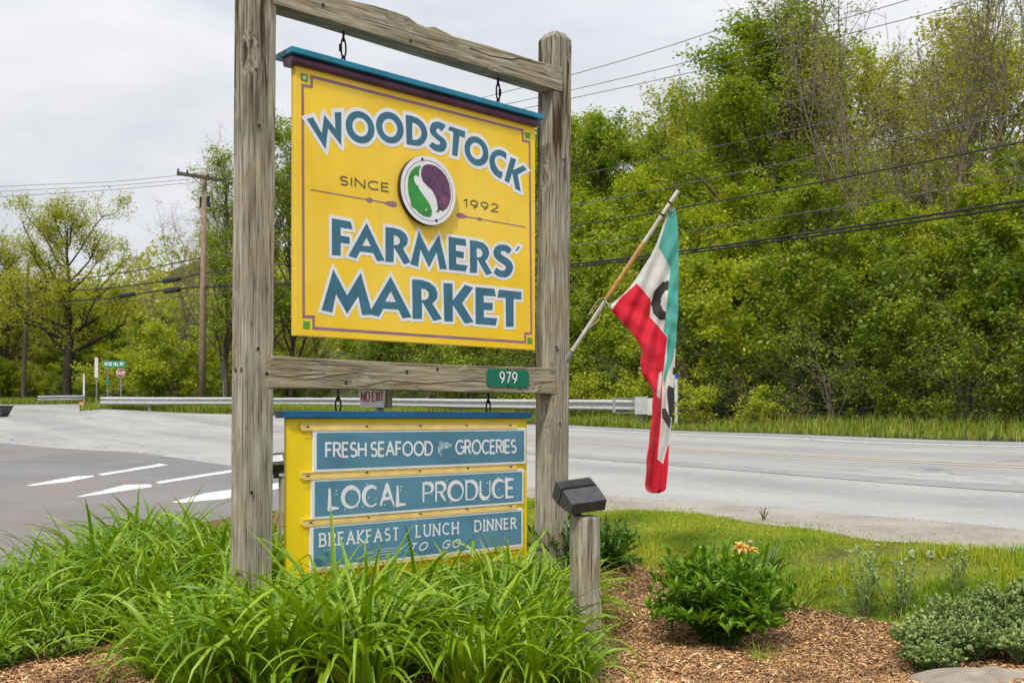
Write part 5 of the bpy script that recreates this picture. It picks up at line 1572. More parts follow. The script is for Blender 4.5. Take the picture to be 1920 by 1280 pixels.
def place(key, x, y, h, rz, label, group=None, cat='tree', sxy=1.0, sink=.1, H0=None):
    root, used = protos[key]
    if used: o = copy_tree(root)
    else: o = root; protos[key][1] = True
    H0 = {'mapleA': 9.3, 'mapleB': 9.3, 'mapleC': 9.8, 'olive': 10.6, 'tall': 14.4, 'bushA': 3.5, 'bushB': 3.3, 'bushC': 3.1, 'thicket': 3.0, 'bare': 17.5, 'sparse': 16.0, 'great': 15.0}[key]
    s = h/H0
    o.scale = (s*sxy, s*sxy, s)
    o.location = (x, y, tz(x, y)-sink)
    o.rotation_euler = (0, 0, rz)
    if group and 'wood' in (group or ''):
        p_ = 960 + x/y*FPX; dd = (x-1.62)*C1[0]+(y-28)*C1[1]
        where = 'hidden left of the timber frame' if p_ < 430 else 'behind the yellow signs' if p_ < 1000 else 'just right of the timber frame' if p_ < 1180 else 'behind the flag' if p_ < 1300 else 'right of the flag' if p_ < 1480 else 'right of centre' if p_ < 1660 else 'toward the right edge' if p_ < 1820 else 'at the right edge'
        row = '' if cat == 'bush' else (', front rank' if dd < 9.5 else ', second rank' if dd < 14.5 else ', rear rank' if dd < 22 else ', farthest rank')
        label = label.split(' in the wood')[0].split(' at the edge')[0].split(' low at')[0].split(' at the foot')[0] + ' of the wood ' + where + row
    tag(o, label, cat, group)
    return o
rt_ = random.Random(5)
def px_of(x, y): return 960 + x/y*FPX
SKY = [(-400, 420), (0, 440), (60, 430), (260, 470), (430, 490), (560, 400), (700, 300), (900, 230), (960, 195), (1010, 175), (1080, 168), (1150, 172), (1210, 182), (1255, 205), (1290, 160), (1330, 95), (1400, 45), (1450, 60), (1510, 190), (1580, 290), (1700, 330), (1830, 300), (1920, 260), (2600, 200)]
def skyh(x, y):
    p = px_of(x, y); return np.interp(p, [a for a, b in SKY], [b for a, b in SKY])
WALL = 'trees of the wood beyond the road'
def side(x, y): return px_of(x, y)
def wood_tree(x, y, hmax, key, lab, group=WALL, cat='tree', sxy=1.0, frac=(.82, 1.0)):
    p = skyh(x, y); top = (HOR-p)/FPX*y + CZ
    h = min(hmax, (top - tz(x, y))*rt_.uniform(*frac))
    if h < 2: return
    place(key, x, y, h, rt_.uniform(0, 6.28), lab, group, cat, sxy)
lab_b = {'mapleA': 'bright yellow green broadleaf tree in the wood beyond the road', 'mapleB': 'mid green broadleaf tree in the wood beyond the road', 'mapleC': 'tall narrow fresh green tree in the wood beyond the road',
         'olive': 'olive tinted young leafed tree in the wood beyond the road', 'bushA': 'mid green bush at the edge of the wood beyond the road', 'bushB': 'dark green bush low at the foot of the wood', 'bushC': 'bright green bush at the edge of the wood beyond the road',
         'thicket': 'grey bare twig thicket at the foot of the wood', 'bare': 'tall nearly bare tree with upright grey limbs above the wood', 'sparse': 'tall thin tree with scattered young leaves'}
GRP = {'mapleA': 'bright trees of the wood', 'mapleB': 'mid green trees of the wood', 'mapleC': 'narrow trees of the wood', 'olive': 'olive trees of the wood', 'bushA': 'mid green bushes at the wood edge', 'bushB': 'dark bushes at the wood edge', 'bushC': 'bright bushes at the wood edge', 'thicket': 'bare thickets at the wood edge', 'bare': 'bare trees above the wood', 'sparse': 'sparse tall trees'}
# rows in road coordinates
for s in np.arange(-17, 22, 1.75):
    c = rt_.uniform(2.9, 3.9)
    x, y = RD(s, c); k = rt_.choice(['thicket', 'bushB', 'thicket'])
    place(k, x, y, rt_.uniform(1.7, 2.9), rt_.uniform(0, 6.28), lab_b[k], GRP[k], 'bush')
for s in np.arange(-18, 24, 2.3):
    c = rt_.uniform(4.4, 5.8)
    x, y = RD(s, c); k = rt_.choice(['bushA', 'bushC', 'bushB', 'bushA'])
    place(k, x, y, rt_.uniform(3.4, 4.8), rt_.uniform(0, 6.28), lab_b[k], GRP[k], 'bush')
for s in np.arange(-20, 27, 2.6):
    c = rt_.uniform(7.0, 9.0)
    x, y = RD(s, c); k = rt_.choice(['mapleA', 'mapleB', 'bushA', 'mapleA'])
    wood_tree(x, y, rt_.uniform(5.6, 7.4), k, lab_b[k], GRP[k])
for s in np.arange(-22, 30, 3.2):
    c = rt_.uniform(10.5, 13.5)
    x, y = RD(s, c); k = rt_.choice(['mapleA', 'mapleB', 'mapleC', 'mapleA', 'olive'])
    wood_tree(x, y, rt_.uniform(8.0, 10.5), k, lab_b[k], GRP[k])
for s in np.arange(-26, 34, 3.6):
    c = rt_.uniform(16, 20)
    x, y = RD(s, c); k = rt_.choice(['mapleA', 'mapleB', 'mapleC', 'mapleB', 'olive'])
    wood_tree(x, y, 15, k, lab_b[k], GRP[k], frac=(.86, 1.0))
for s in np.arange(-28, 36, 5.0):
    c = rt_.uniform(25, 31)
    x, y = RD(s, c); k = rt_.choice(['mapleA', 'olive', 'mapleC', 'mapleB'])
    wood_tree(x, y, 18, k, lab_b[k], GRP[k], frac=(.82, .99), sxy=1.1)
# named tall ones on the right
for px, Y, top, k, lab, sx in ((1425, 36, 5, 'tall', 'tallest full green tree, rising against the sky right of the flag', 1.15),
                          (1640, 31, -130, 'bare', 'bare grey limbed tree, leftmost of the tall ones at upper right', .95), (1730, 28, -190, 'bare', 'bare grey limbed tree standing mid group at upper right', .95),
                          (1775, 31, -150, 'bare', 'bare grey limbed tree crowding the middle one at upper right', 1.0), (1895, 27, -190, 'bare', 'bare grey limbed tree at the right edge of the photo', 1.0), (1560, 34, -60, 'bare', 'slender bare tree behind the tallest green tree', .9),
                          (1800, 42, 30, 'olive', 'yellow green crowned tree glowing behind the bare limbs', 1.1), (1890, 40, 70, 'olive', 'yellow green crowned tree behind the right edge bare limbs', 1.0), (1690, 44, 110, 'olive', 'olive crowned tree behind the leftmost bare limbs', 1.1), (1590, 42, 90, 'olive', 'olive crowned tree between the tall green tree and bare limbs', 1.05), (1500, 45, 60, 'olive', 'olive crowned tree just behind the tallest green tree', 1.0)):
    x = (px-960)/FPX*Y; h = (HOR-top)/FPX*Y + CZ - tz(x, Y)
    place(k, x, Y, h, rt_.uniform(0, 6.28), lab, None, 'tree', sx)
# left side
ORD = ['first', 'second', 'third', 'fourth', 'fifth', 'sixth', 'seventh', 'eighth', 'ninth', 'tenth', 'eleventh', 'twelfth', 'thirteenth', 'fourteenth', 'fifteenth', 'sixteenth', 'seventeenth', 'eighteenth']
def lt(px, Y, top, k, lab, grp=None, sx=1.0, cat='tree', rz=None):
    x = (px-960)/FPX*Y; h = (HOR-top)/FPX*Y + CZ - tz(x, Y)
    place(k, x, Y, h, rt_.uniform(0, 6.28) if rz is None else rz, lab, grp, cat, sx)
lt(128, 70, 388, 'great', 'large spreading tree with dark forked trunk at far left', sx=1.0, rz=1.1)
lt(20, 78, 440, 'olive', 'light green tree behind the thin pole at the far left edge', sx=1.2)
lt(-60, 74, 420, 'olive', 'light green tree cut off by the left edge', sx=1.3)
lt(490, 52, 205, 'sparse', 'tall airy tree with scattered leaves right behind the left timber post', sx=1.1)
lt(425, 57, 262, 'sparse', 'airy young leafed tree just right of the tall utility pole', sx=1.0)
lt(375, 62, 320, 'bare', 'thin leafless tree behind the tall utility pole', sx=1.0)
lt(335, 66, 375, 'bare', 'low leafless tree left of the tall utility pole', sx=1.0)
lt(545, 56, 215, 'sparse', 'tall airy tree showing between the timber post and the yellow sign', sx=1.0)
for i, px in enumerate(range(-80, 600, 42)):
    Y = 84 + (i % 3)*5 - (px > 300)*14
    k = ['olive', 'mapleB', 'mapleA', 'olive'][i % 4]
    lt(px, Y, 520 + (i*37 % 50) + (30 if px > 200 and px < 420 else 0), k, ORD[i]+' tree from the left in the green belt behind the far junction', 'green belt behind the junction', 1.35)
for i, px in enumerate(range(-60, 600, 46)):
    Y = 76 - (px > 180)*6 - (px > 380)*12
    k = ['bushC', 'bushA', 'bushC'][i % 3]
    lt(px, Y, 662 + (i*53 % 45), k, ORD[i]+' rounded bush from the left below the green belt', 'bushes behind the junction', 1.15, 'bush')
lt(335, 60, 618, 'bushC', 'pale feathery bush left of the tall utility pole base', sx=1.3, cat='bush')
lt(300, 62, 660, 'bushC', 'low pale bush behind the stop sign rail', sx=1.4, cat='bush')
for k, (r_, u_) in protos.items():
    if not u_: bpy.data.objects.remove(r_)

# far wooded hillside behind everything
def hillside():
    rng = np.random.default_rng(8)
    xs = np.linspace(-260, 320, 90); ys = np.linspace(108, 300, 30)
    X, Y = np.meshgrid(xs, ys)
    f = np.clip((Y-108)/150, 0, 1)
    Z = 2 + f*(40 + 8*np.sin(X*.013+1) + 4*np.sin(X*.05)) * np.clip((X+125)/50, .10, 1)
    idx = np.arange(X.size).reshape(X.shape)
    F = np.stack([idx[:-1, :-1], idx[:-1, 1:], idx[1:, 1:], idx[1:, :-1]], -1).reshape(-1, 4)
    o = link('hill', npmesh('hill', np.stack([X.ravel(), Y.ravel(), Z.ravel()], 1), F, True), GM['ground']); tag(o, kind='structure')
    n = 170000
    cx = rng.uniform(-250, 310, 900); cy = rng.uniform(110, 290, 900); cr_ = rng.uniform(3, 6, 900)
    i = rng.integers(0, 900, n); d = nrm(rng.normal(size=(n, 3))); d[:, 2] = np.abs(d[:, 2])
    px = cx[i]+d[:, 0]*cr_[i]; py = cy[i]+d[:, 1]*cr_[i]
    f = np.clip((py-108)/150, 0, 1)
    pz = 2 + f*(40+8*np.sin(px*.013+1)+4*np.sin(px*.05))*np.clip((px+125)/50, .10, 1) + d[:, 2]*cr_[i]*1.3
    V, F = leaves_np(np.stack([px, py, pz], 1), .75, .7, rng)
    o = link('far_woodland', npmesh('far_woodland', V, F), LO); tag(o, 'soft mass of distant trees covering the hillside', 'woodland', kind='stuff')
hillside()

# ---- grasses
def blades(P, h, w, rng, bend=.45, seg=2):
    n = len(P); az = rng.uniform(0, 2*np.pi, n); H = h*rng.uniform(.55, 1.35, n); b = bend*rng.uniform(.1, 1.4, n)
    d = np.stack([np.cos(az), np.sin(az), np.zeros(n)], 1); s = np.stack([-np.sin(az+rng.normal(0, .5, n)), np.cos(az), np.zeros(n)], 1)
    W_ = (w*rng.uniform(.7, 1.3, n))[:, None]
    m = P + d*(H*b*.30)[:, None] + np.array([0, 0, 1])*(H*.55)[:, None]
    t = P + d*(H*b)[:, None] + np.array([0, 0, 1])*(H*np.clip(1-b*b*.45, .3, 1))[:, None]
    V = np.stack([P-s*W_, P+s*W_, m+s*W_*.8, m-s*W_*.8, t], 1).reshape(-1, 3)
    k = np.arange(n)[:, None]*5
    F = np.concatenate([k+np.array([[0, 1, 2]]), k+np.array([[0, 2, 3]]), k+np.array([[3, 2, 4]])])
    return V, F
LG = leaf('lawn grass', [(.17, .245, .006), (.30, .385, .010), (.50, .52, .06)], .35, .5, patch=(1.6, (.60, .80, .6), (1.18, 1.05, 1.1)))
LGd = leaf('verge grass', [(.12, .17, .012), (.22, .28, .014), (.38, .39, .09)], .35, .5)
def scatter_poly(poly, n, rng, box):
    x = rng.uniform(box[0], box[1], n); y = rng.uniform(box[2], box[3], n)
    k = inpoly(x, y, poly); return x[k], y[k]
def lawn():
    rng = np.random.default_rng(12)
    x, y = scatter_poly(lawn_poly, 620000, rng, (-2.0, 5.2, 3.6, 10.2))
    px = px_of(x, y); k = (px > 970) & (px < 1990); x = x[k]; y = y[k]
    # uneven density: worn spots and thick tufts
    d = 0.5+0.5*np.sin(x*3.1+1.3*np.sin(y*2.3))*np.sin(y*2.7+1.1*np.sin(x*1.9))
    wx, wy = hit(1790, 1062); worn = np.exp(-(((x-wx)/.45)**2+((y-wy)/.16)**2))
    wx2, wy2 = hit(1650, 1040); worn += .7*np.exp(-(((x-wx2)/.5)**2+((y-wy2)/.12)**2))
    k = rng.uniform(0, 1, len(x)) < np.clip(.45+.55*d - worn*1.2, .04, 1)
    x = x[k]; y = y[k]; d = d[k]
    z = terr(x, y)+mound(x, y)-.004
    V, F = blades(np.stack([x, y, z], 1), .022+.024*d, .0019, rng, 1.1)
    o = link('lawn_grass', npmesh('lawn_grass', V, F), LG); tag(o, 'short yellow green lawn grass between the mulch bed and the road', 'grass', kind='stuff')
    # stray grass creeping onto the gravel
    rng = np.random.default_rng(19)
    x, y = scatter_poly(shoulder_poly, 60000, rng, (.4, 5.2, 4.4, 10.2))
    dn = np.sin(x*4.1+2*np.sin(y*3))*np.sin(y*5.3+1.7*np.sin(x*2.9)); le = np.array(lawn_edge[2:8])
    dist = np.min(np.hypot(x[:, None]-np.linspace(le[0, 0], le[-1, 0], 60)[None], y[:, None]-np.interp(np.linspace(le[0, 0], le[-1, 0], 60), le[::-1, 0], le[::-1, 1])[None]), 1)
    kk = (dist < .10+.32*np.clip(dn, 0, 1)) & (rng.uniform(0, 1, len(x)) < .5); x = x[kk]; y = y[kk]
    if len(x):
        V, F = blades(np.stack([x, y, terr(x, y)], 1), .028, .0018, rng, 1.0)
        o = link('stray_grass', npmesh('stray_grass', V, F), LG); tag(o, 'stray grass creeping from the lawn onto the gravel edge', 'grass', kind='stuff')
    # longer tufts near the bed
    rng = np.random.default_rng(13)
    x, y = scatter_poly(lawn_poly, 60000, rng, (0.8, 4.6, 3.4, 7.2))
    px = px_of(x, y); dd = np.sin(x*5+2)*np.sin(y*6.3+x*2)
    k = (px > 1440) & (dd > -.1) & (y < 6.3); x = x[k]; y = y[k]
    V, F = blades(np.stack([x, y, terr(x, y)+mound(x, y)], 1), .095, .0022, rng, .7)
    o = link('long_grass', npmesh('long_grass', V, F), LG); tag(o, 'longer uncut grass behind the grey green plant', 'grass', kind='stuff')
lawn()
def verge():
    rng = np.random.default_rng(15)
    s = rng.uniform(-20, 24, 90000); c = np.abs(rng.normal(0, 1.1, 90000))+.12
    x = 1.62+D1[0]*s+C1[0]*c; y = 28+D1[1]*s+C1[1]*c
    k = (y > 6) & (c < 3.4) & (rng.uniform(0, 1, len(x)) < .55+.45*np.sin(x*1.3+y*.7)); x = x[k]; y = y[k]
    hh = .15+.20*(.5+.5*np.sin(x*.9+1.7*np.sin(y*.6)))*rng.uniform(.5, 1.2, len(x))+.05*np.minimum(c[k], 2)
    V, F = blades(np.stack([x, y, terr(x, y)-.02], 1), hh, .007, rng, .8)
    # left verge below the guardrail
    a = np.array([[-17.6, 43.4], [-11.3, 40.4], [-8.6, 37.0], [-3.5, 32.6]])
    t = rng.uniform(0, 3, 42000); i = np.minimum(t.astype(int), 2); f = t-i
    p = a[i]*(1-f[:, None])+a[i+1]*f[:, None]; off = np.abs(rng.normal(0, 1.4, 42000))+.1
    x2 = p[:, 0]+off*.35; y2 = p[:, 1]+off*.93
    V2, F2 = blades(np.stack([x2, y2, terr(x2, y2)-.02], 1), .36, .012, rng, .6)
    x3 = rng.uniform(-60, -16, 20000); y3 = rng.uniform(68.5, 74, 20000)
    x4 = rng.uniform(-25, -16, 14000); y4 = 44.2+rng.uniform(0, 16, 14000)*np.clip((x4+25.5)/6, 0, 1)
    x3 = np.concatenate([x3, x4]); y3 = np.concatenate([y3, y4])
    k = ~inpoly(x3, y3, road_poly); x3 = x3[k]; y3 = y3[k]
    V3, F3 = blades(np.stack([x3, y3, terr(x3, y3)-.02], 1), .40, .022, rng, .6)
    V_ = np.concatenate([V, V2, V3]); F_ = np.concatenate([F, F2+len(V), F3+len(V)+len(V2)])
    o = link('verge_grass', npmesh('verge_grass', V_, F_), LGd); tag(o, 'rough grass along the far side of the road', 'grass', kind='stuff')
verge()

# ---- bark mulch chips
MU, nt_, b_ = mat_base('bark mulch chips')
mup_ = ramp(nt_, noise(nt_, coords(nt_), 2.6, 4, .65), [(.36, (.48, .44, .42)), (.50, (1, 1, 1)), (.70, (1.08, 1.06, 1.0))])
g_ = N(nt_, 'ShaderNodeNewGeometry')
c_ = ramp(nt_, g_.outputs['Random Per Island'], [(0.0, (.12, .055, .02)), (.22, (.34, .175, .065)), (.55, (.60, .34, .145)), (.88, (.74, .48, .24)), (1.0, (.80, .60, .36))])
c_ = mixc(nt_, 1.0, c_, mup_, 'MULTIPLY')
nt_.links.new(c_, b_.inputs['Base Color']); b_.inputs['Roughness'].default_value = .9
def mulch():
    rng = np.random.default_rng(21)
    x, y = scatter_poly(bed_poly, 420000, rng, (-3.2, 3.2, 3.3, 7.6))
    px = px_of(x, y); k = (px > -60) & (px < 1990) & ~((px > 420) & (px < 1000) & (y > 4.3)); x = x[k]; y = y[k]
    n = len(x); az = rng.uniform(0, 6.28, n); L = rng.gamma(2.0, .0075, n)+.006; w = rng.gamma(2.0, .0009, n)+.0007
    hp = .5+.5*np.sin(x*7+2*np.sin(y*5))*np.sin(y*8+1.5*np.sin(x*6)); z = terr(x, y)+mound(x, y)+rng.uniform(.0, .020, n)+hp*.006
    til = rng.normal(0, .30, n); rol = rng.normal(0, .5, n)
    d = np.stack([np.cos(az)*np.cos(til), np.sin(az)*np.cos(til), np.sin(til)], 1)
    s = nrm(np.cross(d, np.array([0, 0, 1.0]))+np.array([0, 0, 1])*rol[:, None]); u = np.cross(s, d)
    P = np.stack([x, y, z], 1); l = (L/2)[:, None]; w = w[:, None]
    bow = (L*.12*rng.normal(0, 1, n))[:, None]*u
    V = np.stack([P-d*l, P-s*w+bow, P+d*l, P+s*w+bow*.6], 1).reshape(-1, 3)
    F = np.arange(4*n).reshape(n, 4)
    o = link('mulch_chips', npmesh('mulch_chips', V, F), MU); tag(o, 'loose orange brown bark mulch covering the garden bed', 'mulch', kind='stuff')
mulch()
# small stones and grit on the shoulder
def grit():
    rng = np.random.default_rng(23)
    x, y = scatter_poly(shoulder_poly, 26000, rng, (0, 6, 3.5, 12)); n = len(x)
    r = rng.gamma(1.6, .0025, n)+.0015; z = terr(x, y)+r*.4
    P = np.stack([x, y, z], 1); a = rng.uniform(0, 6.28, n)
    off = [np.stack([np.cos(a+k*2.09)*r, np.sin(a+k*2.09)*r, -r*.5], 1) for k in range(3)]
    V = np.stack([P+off[0], P+off[1], P+off[2], P+np.stack([0*r, 0*r, r*.8], 1)], 1).reshape(-1, 3); k = np.arange(n)[:, None]*4
    F = np.concatenate([k+np.array([[0, 1, 3]]), k+np.array([[1, 2, 3]]), k+np.array([[2, 0, 3]])])
    o = link('grit', npmesh('grit', V, F), GM['gravel_shoulder']); tag(o, 'loose grit along the edge of the road', 'grit', kind='stuff')
grit()

# ---- strap-leaved lily clumps
LL = leaf('day lily leaves', [(.10, .20, .004), (.20, .335, .007), (.35, .50, .022)], .36, .38, .5)
def lily_mesh(seed, nb, Lm, name='leaves', base_r=.10, wid=.0168, spread=1.0):
    rng = np.random.default_rng(seed); S = 10
    r = base_r*np.sqrt(rng.uniform(0, 1, nb)); az0 = rng.uniform(0, 6.28, nb)
    az = az0 + rng.normal(0, .5, nb)
    L = Lm*rng.uniform(.55, 1.12, nb)
    th0 = (.05+.45*r/base_r+rng.normal(0, .10, nb))*spread
    kap = rng.gamma(3.2, .45, nb)*spread + .35
    kink = rng.uniform(0, 1, nb) < .16; kp = rng.uniform(.5, .8, nb)
    t = np.linspace(0, 1, S)
    th = th0[:, None] + kap[:, None]*t[None]**1.7
    th = th + np.where(kink[:, None] & (t[None] > kp[:, None]), 1.1, 0)
    th = np.minimum(th, 2.75)
    tw = rng.normal(0, .25, nb)[:, None]*t[None]
    aa = az[:, None]+tw
    ds = (L/(S-1))[:, None]
    dx = np.sin(th)*np.cos(aa)*ds; dy = np.sin(th)*np.sin(aa)*ds; dz = np.cos(th)*ds
    def cs(q): return np.concatenate([np.zeros((nb, 1)), np.cumsum(q[:, :-1], 1)], 1)
    C = np.stack([cs(dx)+(r*np.cos(az0))[:, None], cs(dy)+(r*np.sin(az0))[:, None], cs(dz)-.02], -1)
    C[..., 2] = np.maximum(C[..., 2], .008+.01*rng.uniform(0, 1, (nb, 1)))
    w = wid*rng.uniform(.7, 1.3, nb)[:, None]*np.clip(.75+t*1.2, 0, 1)[None]*np.sqrt(np.clip(1-t, 0, 1))[None]**1.1*1.15
    roll = rng.normal(0, .35, nb)[:, None]*(.3+t[None])
    sx = -np.sin(aa); sy_ = np.cos(aa)
    side_ = np.stack([sx, sy_, 0*sx], -1); nor = np.stack([-np.cos(th)*np.cos(aa), -np.cos(th)*np.sin(aa), np.sin(th)], -1)
    sd = side_*np.cos(roll)[..., None]+nor*np.sin(roll)[..., None]; nn = nor*np.cos(roll)[..., None]-side_*np.sin(roll)[..., None]
    keel = (w*.38)[..., None]*nn
    V = np.stack([C-sd*w[..., None]+keel, C-keel*.4, C+sd*w[..., None]+keel], 2)       # nb,S,3,3
    V = V.reshape(-1, 3)
    b = (np.arange(nb)*S*3)[:, None]; i = (np.arange(S-1)*3)[None]
    q = (b+i).reshape(-1, 1)
    F = np.concatenate([q+np.array([[0, 1, 4, 3]]), q+np.array([[1, 2, 5, 4]])])
    return npmesh(name, V, F, smooth=True)
lm = [lily_mesh(40+i, 90, .70+.05*(i % 3)) for i in range(6)]
for m_ in lm: m_.materials.append(LL)
rl_ = random.Random(11)
M['straw'] = leaf('dead straw leaves', [(.30, .20, .07), (.48, .36, .15), (.60, .48, .24)], .3, .7, .2)
dm = [lily_mesh(60+i, 9, .42, name='dead_leaves', wid=.008, spread=1.9) for i in range(3)]
for m_ in dm: m_.materials.append(M['straw'])
def lily(x, y, s, label, group, i, name='day_lily'):
    o = bpy.data.objects.new(name, lm[i % len(lm)]); COL.objects.link(o)
    o.location = (x, y, tz(x, y)); o.scale = (s*rl_.uniform(.9, 1.12),)*2 + (s*rl_.uniform(.92, 1.08),); o.rotation_euler = (rl_.uniform(-.08, .08), rl_.uniform(-.08, .08), rl_.uniform(0, 6.28))
    q = bpy.data.objects.new('dead_leaves', dm[i % 3]); COL.objects.link(q); q.parent = o; q['kind'] = 'stuff'
    tag(o, label, 'plant', group)
k = 0
FGL = 'arching strap leaved day lily clump in the mass in front of the yellow menu sign'
for x, y, s in ((-1.36, 4.50, .80), (-1.05, 4.25, .84), (-.74, 4.15, .86), (-.44, 4.15, .84), (-.14, 4.20, .82), (.10, 4.22, .66),
                (-1.14, 4.75, .80), (-.86, 4.55, .82), (-.58, 4.50, .84), (-.28, 4.48, .82), (.00, 4.52, .78), (.18, 4.50, .60),
                (-.92, 4.95, .72), (-.66, 4.86, .76), (-.42, 4.85, .78), (-.15, 4.90, .80), (.10, 4.92, .76), (.27, 4.95, .56),
                (-.50, 5.12, .66), (-.28, 5.22, .76), (-.05, 5.25, .78), (.16, 5.30, .74), (.05, 5.55, .74), (.30, 5.62, .62),
                (-1.42, 4.15, .76), (-.95, 3.92, .80), (-.55, 3.88, .82), (-.15, 3.90, .80), (.10, 3.95, .66), (.20, 4.08, .50), (-1.24, 3.90, .70)):
    xx = x+rl_.uniform(-.04, .04); yy = y+rl_.uniform(-.04, .04); p_ = px_of(xx, yy)
    lab = 'day lily clump ' + ('in the nearest row' if yy < 4.33 else 'in the second row' if yy < 4.75 else 'in the third row' if yy < 5.05 else 'in the back row') + ' before the menu sign, ' + ('below the left timber post' if p_ < 520 else 'below its left half' if p_ < 760 else 'below its right half' if p_ < 985 else 'below the right timber post')
    lily(xx, yy, s, lab, 'day lily clumps in front of the menu sign', k); k += 1
LFL = 'day lily clump in the bank of strap leaves left of the timber frame'
for px, Y, s in ((250, 6.5, .82), (320, 6.6, .88), (390, 6.5, .95), (450, 6.4, .98), (505, 6.5, .95), (545, 6.3, .8),
                 (190, 6.1, .80), (255, 6.1, .92), (330, 6.0, .95), (405, 6.0, .95), (475, 5.9, .92), (535, 5.9, .85),
                 (110, 5.7, .72), (175, 5.6, .85), (250, 5.6, .9), (330, 5.5, .9), (410, 5.5, .88), (475, 5.4, .85), (540, 5.5, .85),
                 (40, 5.3, .66), (105, 5.2, .78), (180, 5.15, .82), (265, 5.15, .80), (350, 5.1, .76), (430, 5.15, .72),
                 (-30, 4.95, .66), (30, 4.85, .70), (110, 4.85, .62), (-60, 5.3, .6), (200, 4.9, .55), (10, 4.6, .42), (70, 4.7, .46), (140, 4.75, .44), (215, 4.95, .42), (-30, 4.5, .45)):
    x = (px-960)/FPX*Y
    lab = 'day lily clump in the left bank, ' + ('rear' if Y > 6.2 else 'third' if Y > 5.8 else 'second' if Y > 5.3 else 'front') + ' row, ' + ('at the left edge' if px < 60 else 'left part' if px < 230 else 'middle' if px < 380 else 'beside the timber post')
    lily(x, Y, s*.93, lab, 'day lily clumps left of the frame', k); k += 1
lily((522-960)/FPX*5.6, 5.6, .95, 'day lily clump seen in the gap between the left timber post and the menu sign', None, 3)

# ---- broad leaved shrubs (lance leaves in whorls up the stems)
def lance(P, D, Nn, L, Wd_, rng, curl=.18):
    """leaf blades with a midrib: 3 stations"""
    n = len(P); D = nrm(D); s = nrm(np.cross(D, Nn)); u = np.cross(s, D)
    L = L[:, None]; Wd_ = Wd_[:, None]
    cu = curl*L
    c0 = P; c1 = P+D*L*.33+u*cu*.35; c2 = P+D*L*.68+u*cu*.2; c3 = P+D*L-u*cu*.5
    V = np.stack([c0, c1, c2, c3, c1-s*Wd_+u*Wd_*.35, c1+s*Wd_+u*Wd_*.35, c2-s*Wd_*.72+u*Wd_*.25, c2+s*Wd_*.72+u*Wd_*.25], 1).reshape(-1, 3)
    k = np.arange(n)[:, None]*8
    F = np.concatenate([k+np.array([f]) for f in ([0, 4, 1], [0, 1, 5], [4, 6, 2], [4, 2, 1], [1, 2, 7], [1, 7, 5], [6, 3, 2], [2, 3, 7])])
    return V, F
def stem_shrub(name, x, y, Hs, Rs, nst, whorls, L, Wl, mat, seed, label, cat='plant', group=None, tiltmax=.75, per=3, smat=None, curl=.2, skirt=0):
    rng = np.random.default_rng(seed)
    root = empty(name, (x, y, tz(x, y)), 0, label, cat, group)
    lines = []; PP = []; DD = []; NN = []; LL_ = []; WW = []
    for i in range(nst+skirt):
        a = i*2.399+rng.uniform(-.3, .3); rr = math.sqrt((i+.5)/nst) if i < nst else 1.0; ti = tiltmax*rr*rng.uniform(.75, 1.1)
        H = Hs*(1-.28*rr**2)*rng.uniform(.78, 1.1)
        if i >= nst: ti = rng.uniform(1.2, 1.5); H = Hs*rng.uniform(.42, .68)
        n = 6; t = np.linspace(0, 1, n)
        hx = rr*Rs*.25*math.cos(a)+np.sin(ti*t**.8)*H*t*math.cos(a)*1.0; hy = rr*Rs*.25*math.sin(a)+np.sin(ti*t**.8)*H*t*math.sin(a)
        hz = H*t*np.cos(ti*t*.8)
        P = np.stack([hx, hy, hz], 1); lines.append((P, np.linspace(.004, .0018, n), 4))
        for w in range(whorls):
            f = .12+.88*(w+.5)/whorls+rng.uniform(-.03, .03); f = min(f, 1)
            q = np.array([np.interp(f, t, P[:, k]) for k in range(3)])
            tan = nrm(P[-1]-P[-3])
            for m in range(per):
                b = rng.uniform(0, 6.28); e = rng.uniform(.1, .75)+(.5 if f > .9 else 0)
                d = np.array([math.cos(b)*math.cos(e), math.sin(b)*math.cos(e), math.sin(e)])+tan*.25
                PP.append(q); DD.append(d); NN.append(np.array([0, 0, 1.0])+rng.normal(0, .35, 3))
                sc = rng.uniform(.6, 1.15)*(1-.3*abs(f-.6)); LL_.append(L*sc); WW.append(Wl*sc)
    V, F = tubes_np(lines); link('stems', npmesh('stems', V, F, True), smat or M['greenstem'], root)
    V, F = lance(np.array(PP), np.array(DD), np.array(NN), np.array(LL_), np.array(WW), rng, curl)
    o = link('leaves', npmesh('leaves', V, F, False), mat, root); o['kind'] = 'stuff'
    return root
M['greenstem'] = plain('green stem', (.10, .15, .03), .6)
LS = leaf('glossy lance leaves', [(.085, .195, .008), (.17, .32, .012), (.27, .44, .025)], .32, .45, .35)
x, y = hit(1375, 1222)
stem_shrub('garden_phlox', x-.01, y+.24, .475, .36, 84, 12, .100, .0135, LS, 3, 'rounded leafy green perennial with pointed leaves in the middle of the mulch', tiltmax=1.0, per=3, skirt=34)
x, y = hit(1255, 1195)
stem_shrub('garden_phlox', x+.03, y+.15, .30, .08, 4, 6, .075, .011, LS, 5, 'few thin leafy shoots at the left side of the rounded green perennial', tiltmax=.6, per=2)
x, y = hit(1150, 1085)
LS2 = leaf('fine dark green leaves', [(.04, .11, .008), (.085, .185, .012), (.15, .27, .02)], .25, .4, .4)
stem_shrub('peony', x-.05, y+.12, .34, .25, 60, 11, .065, .0075, LS2, 6, 'dense dark green bushy plant between the stub post and the mulch edge', tiltmax=.85, per=4, skirt=16)
x, y = hit(1060, 1120)
stem_shrub('peony', x, 6.4, .42, .2, 40, 9, .07, .008, LS2, 7, 'dark foliage seen between the right timber post and the stub post', tiltmax=.7, per=4)
